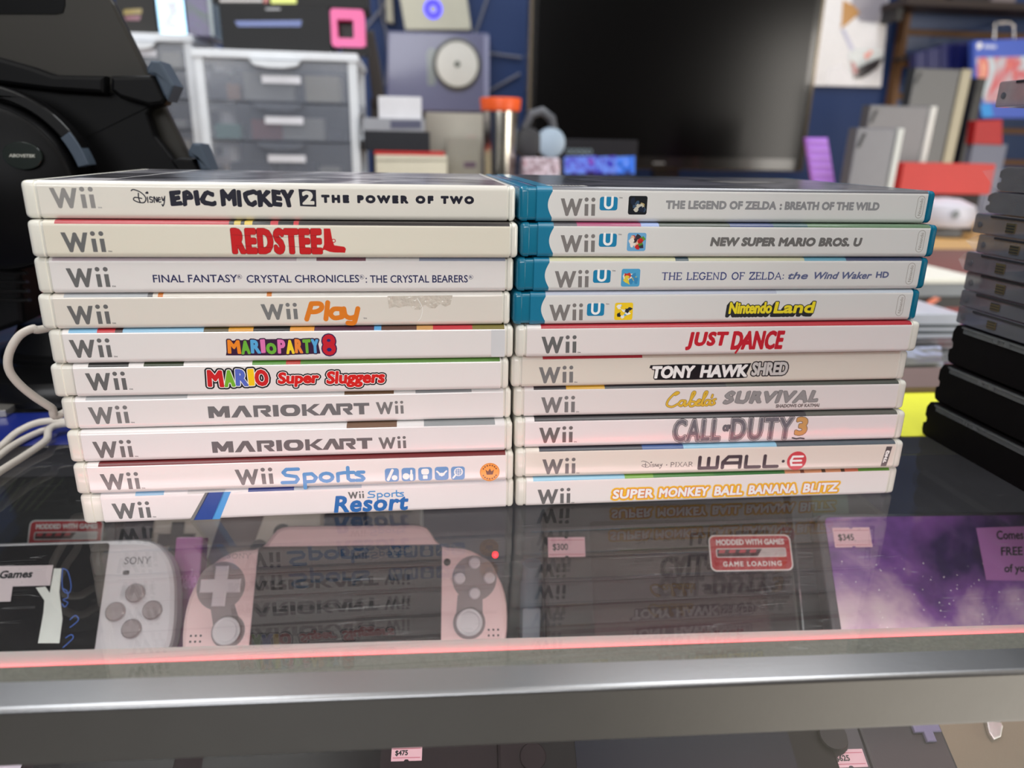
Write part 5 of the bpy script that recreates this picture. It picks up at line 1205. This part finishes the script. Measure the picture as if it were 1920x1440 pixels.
# tumbler
tp = P(942, 250, 850); kk = (P(1000, 250, 850).x - P(900, 250, 850).x) / 100
T = thing('travel_tumbler', 'steel travel tumbler with an orange lid on the back counter', 'tumbler', (tp.x, 850 + 30, ZB))
zl = P(942, 208, 850).z; zt_ = P(942, 182, 850).z
b = MB(); b.lathe([(26 * kk, ZB + .2), (28 * kk, ZB + 3), (34 * kk, zl - 4), (34 * kk, zl), (.1, zl)], (tp.x, 880, 0), mat('brushed_steel', (190, 186, 176), .22, metal=1), 40); b.build('cup', T, True)
b = MB(); b.lathe([(34 * kk, zl), (37 * kk, zl + 2), (39 * kk, zt_ - 2), (38 * kk, zt_), (.1, zt_)], (tp.x, 880, 0), cw('orange_lid_plastic', (240, 96, 40), .4), 40); b.build('lid', T, True)['label'] = 'orange lid'
# grey headset-like controller and small parts by the tumbler
T = thing('headset', 'grey and pale blue headset beside the tumbler on the back counter', 'headset', (P(1010, 280, 900).x, 900, ZB))
b = MB(); b.tube([tuple(P(px, py, 905)) for px, py in ((984, 300), (984, 240), (996, 214), (1016, 208), (1034, 222), (1040, 250), (1036, 290))], 7, cw('grey_headband', (84, 86, 92), .4), 12); b.build('headband', T, True)
for px, nm, m_ in ((990, 'ear_cup', cw('dark_ear_cup', (50, 50, 54), .5)), (1032, 'ear_cup', cw('pale_blue_cup', (160, 178, 196), .4))):
    p_ = P(px, 268, 905); b = MB(); b.lathe([(15, -12), (22, -9), (24, 0), (22, 9), (12, 12)], (p_.x, p_.y, p_.z), m_, 24, axis='y'); b.build(nm, T, True)
b = MB(); p_ = P(1010, 300, 905); b.box((p_.x - 30, 890, ZB + .1), (p_.x + 34, 930, P(1010, 302, 905).z), cw('stand_grey', (70, 70, 74), .5), 2); b.build('rest_block', T, True)
T, a, c = bthing('tissue_pack', 'crumpled pink and white packet in front of the headset', 'packet', 982, 296, 1050, 330, 840, 40, art_mat('pink_white_packet', [(220, 206, 220), (150, 120, 130), (236, 226, 240), (170, 60, 70)], 40, .4, 4), bev=4)
# small box with bright blue and violet pictures
T, a, c = bthing('game_box', 'dark box printed with bright blue and violet pictures under the television', 'box', 1052, 262, 1194, 330, 900, 60, cw('night_card', (14, 12, 22), .4))
for x0, x1, col in ((1058, 1118, (80, 60, 200)), (1118, 1156, (50, 40, 190)), (1156, 1190, (40, 120, 250))):
    face(T, 'picture_panel', [(x0, 294), (x1, 292), (x1, 326), (x0, 326)], 900, art_mat('violet_print_%d' % x0, [(30, 20, 90), col, (110, 150, 250), col, (180, 90, 180)], 30, .4, x0))
b = MB(); t = text('LASER', (P(1062, 286, 900).x, P(1062, 290, 900).z, P(1112, 286, 900).x, P(1062, 278, 900).z), ink((150, 170, 180)), .8); t = [stroke(ell(P(1066 + i * 10, 284, 900).x, P(1066, 284, 900).z, 3.2, 4.0, 10) + [(P(1066 + i * 10, 284, 900).x + 3.2, P(1066, 284, 900).z)], 1, ink((150, 170, 180))) for i in range(5)]
b.flat(t, (0, 900, 0), (1, 0, 0), (0, 0, 1), .5); b.build('pale_title', T, True)
# television
DT = 1400
xl, xr = P(990, 160, DT).x, P(1520, 200, DT).x; zb = P(1250, 318, DT).z; zt_ = zb + (xr - xl) * .6
TV = thing('television', 'large black flat television standing on the back counter', 'television', ((xl + xr) / 2, DT + 60, ZB))
b = MB(); b.prism(rrect(xl, zb, xr, zt_, 6), DT, DT + 40, cw('tv_bezel', (16, 15, 15), .25, coat=.5), 'y', bev=3); b.build('housing', TV, True)
b = MB(); b.box((xl + 17, DT - .8, zb + 28), (xr - 20, DT + .5, zt_ - 18), mat('tv_screen', (3, 3, 4), .2, spec=.35)); b.build('screen', TV, True)
for x0 in (xl, xr - 6): b = MB(); b.box((x0, DT - 3, zb + 2), (x0 + 6, DT + 1, zt_ - 2), cw('bezel_trim', (120, 110, 96), .25, metal=.6), 1); b.build('edge_trim', TV, True)
b = MB(); b.box(((xl + xr) / 2 - 30, DT + 5, ZB + 10), ((xl + xr) / 2 + 30, DT + 30, zb + 5), cw('tv_bezel', (0, 0, 0))); b.build('neck', TV, True)
b = MB(); b.box(((xl + xr) / 2 - 140, DT - 60, ZB + .1), ((xl + xr) / 2 + 140, DT + 90, ZB + 12), cw('tv_bezel', (0, 0, 0)), 3); b.build('stand_foot', TV, True)
b = MB(); q = P(1236, 295, DT); b.flat([stroke([(q.x - 12, zb + 14), (q.x + 12, zb + 14)], 5, ink((110, 110, 112)))], (0, DT, 0), (1, 0, 0), (0, 0, 1), .8); b.build('front_badge', TV, True)
# wall things left of the television
DW = 1690
def wthing(name, label, cat, pts, D, d, m, bev=2, ext=None):
    q = [sp(*p, D) for p in pts]; xs_ = [u for u, v in q]; zs_ = [v for u, v in q]
    T = thing(name, label, cat, ((min(xs_) + max(xs_)) / 2, D + d / 2, min(zs_)))
    b = MB(); b.prism(q, D, D + d, m, 'y', bev=bev); b.build('body', T, True)
    return T
T = wthing('translucent_console', 'translucent violet console with a round white disc, mounted on the blue wall', 'console', [(726, 58), (916, 62), (918, 212), (724, 208)], 1655, 44, mat('violet_translucent', (96, 98, 130), .3, coat=.6, var=.25, vs=5), 4)
c_ = P(857, 121, 1655); kk = (P(900, 121, 1655).x - P(800, 121, 1655).x) / 100
b = MB(); b.lathe([(44 * kk, -2), (45 * kk, 4), (41 * kk, 6), (40.5 * kk, 4)], (c_.x, 1655, c_.z), cw('disc_rim_grey', (78, 78, 72), .4), 48, axis='y'); b.build('disc_rim', T, True)
b = MB(); b.lathe([(39 * kk, 2), (39 * kk, 6), (9 * kk, 8), (.1, 8)], (c_.x, 1655, c_.z), cw('disc_white', (208, 208, 204), .4), 48, axis='y'); b.build('disc', T, True)['label'] = 'round white disc'
b = MB(); b.lathe([(6 * kk, 6), (5 * kk, 9), (.1, 9.5)], (c_.x, 1655, c_.z), cw('hub_green_black', (40, 56, 44), .4), 20, axis='y'); b.build('spindle', T, True)
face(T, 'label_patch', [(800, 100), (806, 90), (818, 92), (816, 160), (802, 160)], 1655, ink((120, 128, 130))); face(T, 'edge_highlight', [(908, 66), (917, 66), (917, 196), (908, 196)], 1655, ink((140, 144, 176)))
T = wthing('wall_panel', 'pale grey tapered panel with a glowing blue ring, above the translucent console', 'panel', [(740, -60), (868, -60), (884, 56), (760, 56)], 1660, 36, cw('pale_grey_plastic', (186, 186, 172), .5), 2)
r_c = P(812, 17, 1660); b = MB(); pr = [(9 * kk, 3), (16 * kk, 3)]
ringv = [(r_c.x + rr_ * math.cos(a), 1658.5, r_c.z + rr_ * math.sin(a)) for rr_ in (7 * kk, 16 * kk) for a in [2 * math.pi * i / 32 for i in range(32)]]
b.add(ringv, [(i, (i + 1) % 32, 32 + (i + 1) % 32, 32 + i) for i in range(32)], mat('blue_ring_light', (50, 40, 255), .4, emit=1.6)); b.build('ring_light', T, True)['label'] = 'glowing blue ring'
T = wthing('cable_tie', 'pale strap on the blue wall between the pink frame and the panel', 'strap', [(722, -20), (734, -20), (738, 44), (724, 40)], 1670, 28, cw('pale_strap', (150, 148, 136), .6), 1)
# thin wires on the wall
gw = cw('grey_wire', (110, 112, 124), .5)
for i, (pp, lb) in enumerate((([(916, -10), (896, 50), (890, 62)], 'short grey wire running down the blue wall right of the pale panel'), ([(712, -10), (716, 30), (724, 60), (728, 110), (722, 160)], 'thin pale wire hanging left of the translucent console'),
                             ([(680, 60), (720, 10), (738, -10)], 'grey wire slanting up beside the pink frame'), ([(918, 170), (975, 138)], 'grey wire slanting across the blue wall to the television'), ([(918, 100), (978, 108)], 'level grey wire between the translucent console and the television'))):
    b = MB(); b.tube([tuple(P(px, py, 1692)) for px, py in pp], 3, gw, 8); tag(b.build('wire'), lb, 'wire', 'wires on the blue wall')
T = wthing('small_speaker', 'dark small item behind the right side of the wide drawer unit', 'speaker', [(684, 60), (700, 56), (712, 120), (722, 190), (700, 200), (690, 120)], 1100, 30, cw('brown_black', (52, 46, 44), .5), 2)
b = MB(); b.box((P(700, 60, 1100).x - 10, 1105, ZB + .1), (P(700, 60, 1100).x + 16, 1125, P(700, 190, 1100).z + 5), cw('brown_black', (0, 0, 0))); b.build('post', T, True)

# poster and right hand wall
T = thing('wall_poster', 'white poster with a grey and red shoe like shape, right of the television', 'poster', (P(1590, 80, 1693).x, 1693, P(1590, 160, 1693).z))
b = MB(); b.prism([sp(1530, -60, 1690), sp(1672, -60, 1690), sp(1652, 163, 1690), sp(1516, 160, 1690)], 1690, 1697, cw('poster_white', (232, 230, 232), .5), 'y'); b.build('sheet', T, True)
b = MB()
b.flat([poly([sp(*p, 1690) for p in [(1600, -60), (1668, -60), (1662, 44), (1612, 40), (1596, 20)]], ink((160, 156, 166)), 0), poly([sp(*p, 1690) for p in [(1580, 0), (1600, 10), (1612, 24), (1590, 44), (1576, 54), (1578, 36)]], ink((190, 140, 80)), 1),
        poly([sp(*p, 1690) for p in [(1576, 54), (1584, 56), (1602, 92), (1594, 96)]], ink((170, 170, 196)), 1), poly([sp(*p, 1690) for p in [(1590, 100), (1604, 92), (1652, 92), (1658, 110), (1630, 140), (1600, 148), (1594, 130)]], ink((190, 196, 198)), 1),
        poly([sp(*p, 1690) for p in [(1596, 112), (1606, 128), (1640, 112), (1656, 108), (1644, 128), (1616, 146), (1600, 148)]], ink((60, 56, 58)), 2), poly([sp(*p, 1690) for p in [(1594, 114), (1602, 118), (1608, 134), (1600, 142)]], ink((150, 40, 44)), 3),
        poly([sp(*p, 1690) for p in [(1618, 104), (1632, 94), (1636, 98), (1624, 112)]], ink((220, 110, 90)), 3), poly([sp(*p, 1690) for p in [(1545, 160), (1552, 128), (1580, 120), (1596, 140), (1610, 162)]], ink((200, 198, 204)), 0)], (0, 1690, 0), (1, 0, 0), (0, 0, 1), .6)
b.build('printed_picture', T, True)
SW = thing('slat_wall_panel', 'blue slat wall with brown wooden groove edges at the right', 'slat wall', (P(1800, 100, 1670).x, 1680, -200))
x0 = P(1692, 120, 1670).x; slatb = cw('slat_blue', (22, 54, 100), .3, coat=.3); wood = cw('groove_wood', (110, 78, 48), .6)
zs_ = [P(1750, y, 1670).z for y in (-60, 12, 62, 122, 182, 242, 302, 362, 422)]
for i in range(8):
    b = MB(); b.box((x0, 1670, zs_[i + 1] + 8), (x0 + 1300, 1690, zs_[i] - 8), slatb, 1); b.build('slat', SW, True)
    b = MB(); b.box((x0, 1672, zs_[i + 1] - 7), (x0 + 1300, 1690, zs_[i + 1] + 7), wood); b.build('groove_edge', SW, True)
b = MB(); b.box((x0 - 14, 1665, -200), (x0 - .5, 1698, 760), wood); b.build('end_strip', SW, True)
# shelf at the top right with dark items
T = thing('wall_shelf', 'dark shelf on the slat wall at the top right corner', 'shelf', (P(1820, 8, 1600).x, 1600, P(1820, 12, 1600).z))
za = P(1820, 14, 1560).z
b = MB(); b.box((P(1700, 8, 1560).x, 1560, za), (P(1700, 8, 1560).x + 700, 1668, za + 16), cw('shelf_brown', (40, 28, 26), .5)); b.build('board', T, True)
b = MB(); b.box((P(1700, 8, 1560).x + 4, 1600, za - 30), (P(1700, 8, 1560).x + 20, 1668, za), black); b.build('bracket', T, True)
for i, (px, w_, col, lb) in enumerate(((1715, 60, (60, 50, 30), 'dark olive item'), (1785, 70, (24, 24, 28), 'black item'), (1858, 50, (120, 110, 112), 'grey item'))):
    xx = P(px, 0, 1580).x; b = MB(); b.box((xx, 1575, za + 16.1), (xx + w_ * 1.3, 1650, za + 70), cw('shelf_item_%d' % i, col, .5), 4); tag(b.build('shelf_item'), lb + ' standing on the dark shelf at the top right', 'box')
# boxed games hanging at the right: bright one and dark blue ones behind
T = wthing('console_box', 'bright blue and white boxed console hanging at the right edge of the slat wall', 'box', [(1826, 76), (1990, 70), (1990, 222), (1842, 222), (1826, 150)], 1500, 20, cw('box_cobalt', (70, 98, 196), .4), 2)
face(T, 'picture_panel', [(1806 + 24, 108), (1990, 104), (1990, 192), (1846, 192), (1832, 150)], 1500, art_mat('robot_picture', [(150, 150, 160), (236, 240, 244), (190, 214, 224), (210, 80, 90), (240, 180, 150)], 9, .4, 6), label='pale picture with red blotches')
face(T, 'cyan_corner', [(1838, 196), (1858, 194), (1862, 218), (1842, 220)], 1500, ink((40, 150, 230)))
b = MB(); q = P(1836, 86, 1500); b.flat([poly(ell(q.x, q.z, 7, 8, 12), WHITEI), poly(rrect(q.x + 12, q.z - 5, q.x + 46, q.z + 3, 2), ink((190, 200, 236)))], (0, 1500, 0), (1, 0, 0), (0, 0, 1), .8); b.build('white_mark', T, True)
T = thing('hang_hook', 'chrome hook above the bright blue boxed console', 'hook', (P(1880, 60, 1540).x, 1560, P(1880, 70, 1540).z))
b = MB(); b.tube([tuple(P(px, py, 1540)) for px, py in ((1864, 74), (1864, 46), (1872, 42), (1892, 42), (1900, 48), (1900, 74))], 4, chrome, 10); b.tube([tuple(P(1880, 44, 1540)), tuple(P(1880, 44, 1668))], 4, chrome, 8); b.build('hook_wire', T, True)
for i, (x0_, x1_, yt) in enumerate(((1716, 1738, 98), (1738, 1764, 92), (1764, 1792, 84), (1792, 1822, 80))):
    T = wthing('boxed_game', ['leftmost', 'second from left', 'third from left', 'rightmost'][i] + ' of the dark blue hanging boxes left of the bright box', 'box', [(x0_ + 1, yt), (x1_ - 1, yt - 4), (x1_ - 2, 150), (x0_ , 150)], 1560, 27, cw('box_navy', (18, 24, 84), .4), 1.5)
    q = P((x0_ + x1_) / 2, yt + 6, 1560); b = MB(); b.box((q.x - 4, 1560 + 27, q.z - 4), (q.x + 4, 1669.5, q.z + 4), cw('dark_peg', (40, 40, 44), .4, metal=.6)); b.build('peg', T, True)
# upright consoles on the back counter
def upright(label, x0_, x1_, yt, D, col, edge=None, side='right', ewpx=12, lean=0):
    a, c = bbox(x0_, yt, x1_, yt + 30, D, 26, ZB)
    T = thing('game_console', label, 'game console', ((a[0] + c[0]) / 2, D + 13, ZB))
    b = MB(); b.prism([(a[0] - lean, ZB + .1), (c[0] - lean, ZB + .1), (c[0], c[2]), (a[0], c[2])], D, D + 26, cw('console_%d_%d_%d' % col, col, .4, coat=.2), 'y', bev=2); b.build('body', T, True)
    b = MB(); b.prism([(a[0] + 8, c[2] - 30), (a[0] + 16, c[2] - 8), (a[0] + 10, c[2] - 8), (a[0] + 3, c[2] - 30)], D - 1, D, cw('vent_dark', (40, 42, 46), .5), 'y'); b.build('vent_slot', T, True)
    if edge:
        kx = (c[0] - a[0]) / (x1_ - x0_)
        b = MB(); b.prism([(c[0] - lean, ZB + .1), (c[0] - lean + ewpx * kx, ZB + .1), (c[0] + ewpx * kx, c[2]), (c[0] + .2, c[2])], D - 4, D + 26, edge, 'y', bev=2); b.build('side_panel', T, True)['label'] = 'pale side panel'
    return T
we = cw('pale_side_panel', (206, 208, 204), .35)
upright('short grey upright console with a white side panel, lowest at the right', 1606, 1680, 240, 850, (104, 104, 112), we, lean=4)
upright('taller grey upright console with a thin white side panel', 1630, 1742, 198, 1000, (92, 92, 98), we, lean=6)
upright('tall dark grey upright console behind the two grey ones', 1714, 1800, 128, 1180, (54, 56, 60), cw('champagne_panel', (150, 144, 124), .4, metal=.2), ewpx=20, lean=8)
upright('tall black upright console at the right of the dark grey one', 1830, 1848, 146, 1330, (16, 16, 18), None, lean=8)
T, a, c = bthing('red_box', 'red box lying behind the round white controller in the gap at the right', 'box', 1690, 306, 1862, 364, 900, 50, cw('warm_red_card', (196, 52, 46), .5), z0=P(1770, 364, 900).z, bev=2)
b = MB(); b.box((a[0] + 14, 918, ZB + .1), (c[0] - 4, 948, a[2] - .2), cw('dark_carton', (36, 30, 34), .6)); tag(b.build('dark_carton'), 'dark carton supporting the red box on the back counter', 'carton')
T = wthing('red_packet', 'red packet below the bright blue boxed console', 'packet', [(1830, 226), (1880, 224), (1880, 272), (1824, 270)], 1200, 24, cw('crimson_card', (170, 30, 34), .5), 2)
b = MB(); q = P(1850, 272, 1200); b.box((q.x - 30, 1202, ZB + .1), (q.x + 50, 1222, q.z + 2), cw('grey_blue_carton', (110, 116, 136), .5)); b.build('carton_base', T, True)
T = thing('purple_ruler', 'purple ribbed plastic strip leaning right of the television', 'plastic strip', (P(1535, 300, 1000).x, 1000, ZB))
b = MB(); t_ = [P(1510, 258, 1000), P(1552, 258, 1000), P(1566, 345, 1000), P(1524, 345, 1000)]; zlo = ZB + .2
f_ = (t_[3].z - zlo) / (t_[0].z - t_[3].z); dx_ = (t_[3].x - t_[0].x) * f_
b.prism([(t_[0].x, t_[0].z), (t_[1].x, t_[1].z), (t_[1].x + (t_[2].x - t_[1].x) * (1 + f_), zlo), (t_[0].x + (t_[3].x - t_[0].x) * (1 + f_), zlo)], 1000, 1008, cw('violet_plastic', (164, 106, 214), .4), 'y', bev=1); b.build('strip', T, True)
for i in range(6):
    z_ = t_[0].z - 8 - i * 14; xo = (t_[3].x - t_[0].x) * (t_[0].z - z_) / (t_[0].z - t_[3].z)
    b = MB(); b.box((t_[0].x + xo + 3, 998.6, z_), (t_[1].x + xo - 3, 1000, z_ + 5), cw('violet_plastic_light', (176, 124, 224), .4)); b.build('rib', T, True)
# round white controller and pieces seen in the gap
T = thing('game_controller', 'white rounded game controller lying on the back counter in the gap between stacks', 'game controller', (P(1800, 420, 830).x, 850, ZB))
p_ = P(1800, 395, 830); kk = (P(1850, 395, 830).x - P(1750, 395, 830).x) / 100
b = MB(); b.lathe([(20 * kk, ZB + 14), (48 * kk, ZB + 18), (54 * kk, ZB + 34), (48 * kk, ZB + 52), (24 * kk, ZB + 62), (.1, ZB + 64)], (p_.x, 870, 0), cw('controller_white', (206, 204, 214), .35), 40); b.build('shell', T, True)
b = MB(); b.lathe([(34 * kk, ZB + .1), (38 * kk, ZB + 3), (30 * kk, ZB + 15), (.1, ZB + 16)], (p_.x, 870, 0), cw('controller_grey', (120, 124, 128), .4), 32); b.build('base', T, True)
b = MB(); b.lathe([(6, 0), (7, 2), (.1, 3)], (p_.x - 14, 870 - 50 * kk, ZB + 40), cw('controller_grey', (0, 0, 0)), 16, axis='y'); b.build('thumb_stick', T, True)
# things on the glass beyond the stacks
b = MB(); q0, q1, q2, q3 = [Pz(px, py, .3) for px, py in ((1700, 735), (1775, 733), (1790, 820), (1690, 818))]
b.prism([(q0.x, q0.y), (q1.x - 60 + 60, q1.y), (q1.x + 10, q2.y), (q3.x, q3.y), (q3.x + 8, (q3.y + q0.y) / 2)], .1, .5, cw('yellow_paper', (232, 232, 60), .6), 'z'); tag(b.build('sticky_note'), 'bright yellow paper note on the glass behind the right stack', 'note')
def slabpx(name, label, cat, pts, z0, h, m):
    q = [Pz(px, py, z0 + h) for px, py in pts]; b = MB(); b.prism([(p.x, p.y) for p in q], z0, z0 + h, m, 'z', bev=min(1, h * .3)); return tag(b.build(name), label, cat)
slabpx('notebook', 'brown notebook on the glass beyond the yellow note', 'notebook', [(1640, 690), (1775, 688), (1780, 724), (1640, 726)], .1, 5, cw('brown_cover', (112, 92, 88), .6))
slabpx('plastic_bag', 'pale blue grey crinkled bag on the glass beyond the brown notebook', 'bag', [(1650, 652), (1765, 648), (1770, 680), (1650, 684)], .1, 7, art_mat('bag_print', [(120, 126, 128), (170, 178, 210), (110, 112, 104), (90, 92, 96)], 30, .4, 8))
KD = 296
T, a, c = bthing('game_console', 'pale layered console with dark seams beyond the right stack on the counter', 'game console', 1640, 589, 1800, 640, KD, 90, cw('pale_console', (190, 196, 208), .35, coat=.2), z0=.1)
for y_ in (608, 620): face(T, 'seam_line', [(1640, y_), (1800, y_), (1800, y_ + 6), (1640, y_ + 6)], KD, ink((64, 76, 84)))
# tray with white lid and black underside further back
T = thing('headset_box', 'white topped black box with an orange mark, in the gap beside the tall right stack', 'box', (P(1760, 560, 560).x, 580, ZF))
a, c = bbox(1690, 520, 1830, 592, 560, 110, None)
b = MB(); b.box((a[0], 560, a[2]), (c[0], 670, a[2] + (c[2] - a[2]) * .5), cw('box_black_gloss', (12, 12, 14), .4), 3); b.build('lower_shell', T, True)
b = MB(); b.box((a[0], 558, a[2] + (c[2] - a[2]) * .5), (c[0], 672, c[2] - 8), cw('box_silver_band', (130, 136, 142), .4), 3); b.build('middle_band', T, True)
b = MB(); b.box((a[0], 556, c[2] - 8), (c[0], 680, c[2]), cw('box_white_lid', (236, 236, 226), .35), 3); b.build('lid', T, True)
face(T, 'orange_mark', [(1736, 566), (1752, 556), (1764, 560), (1744, 574)], 558, ink((230, 112, 70)))
b = MB(); b.box((a[0] + 20, 575, ZF + .1), (c[0] - 20, 660, a[2]), cw('dark_pedestal', (30, 30, 34), .6)); b.build('pedestal', T, True)
print('objects', len(COL.objects))
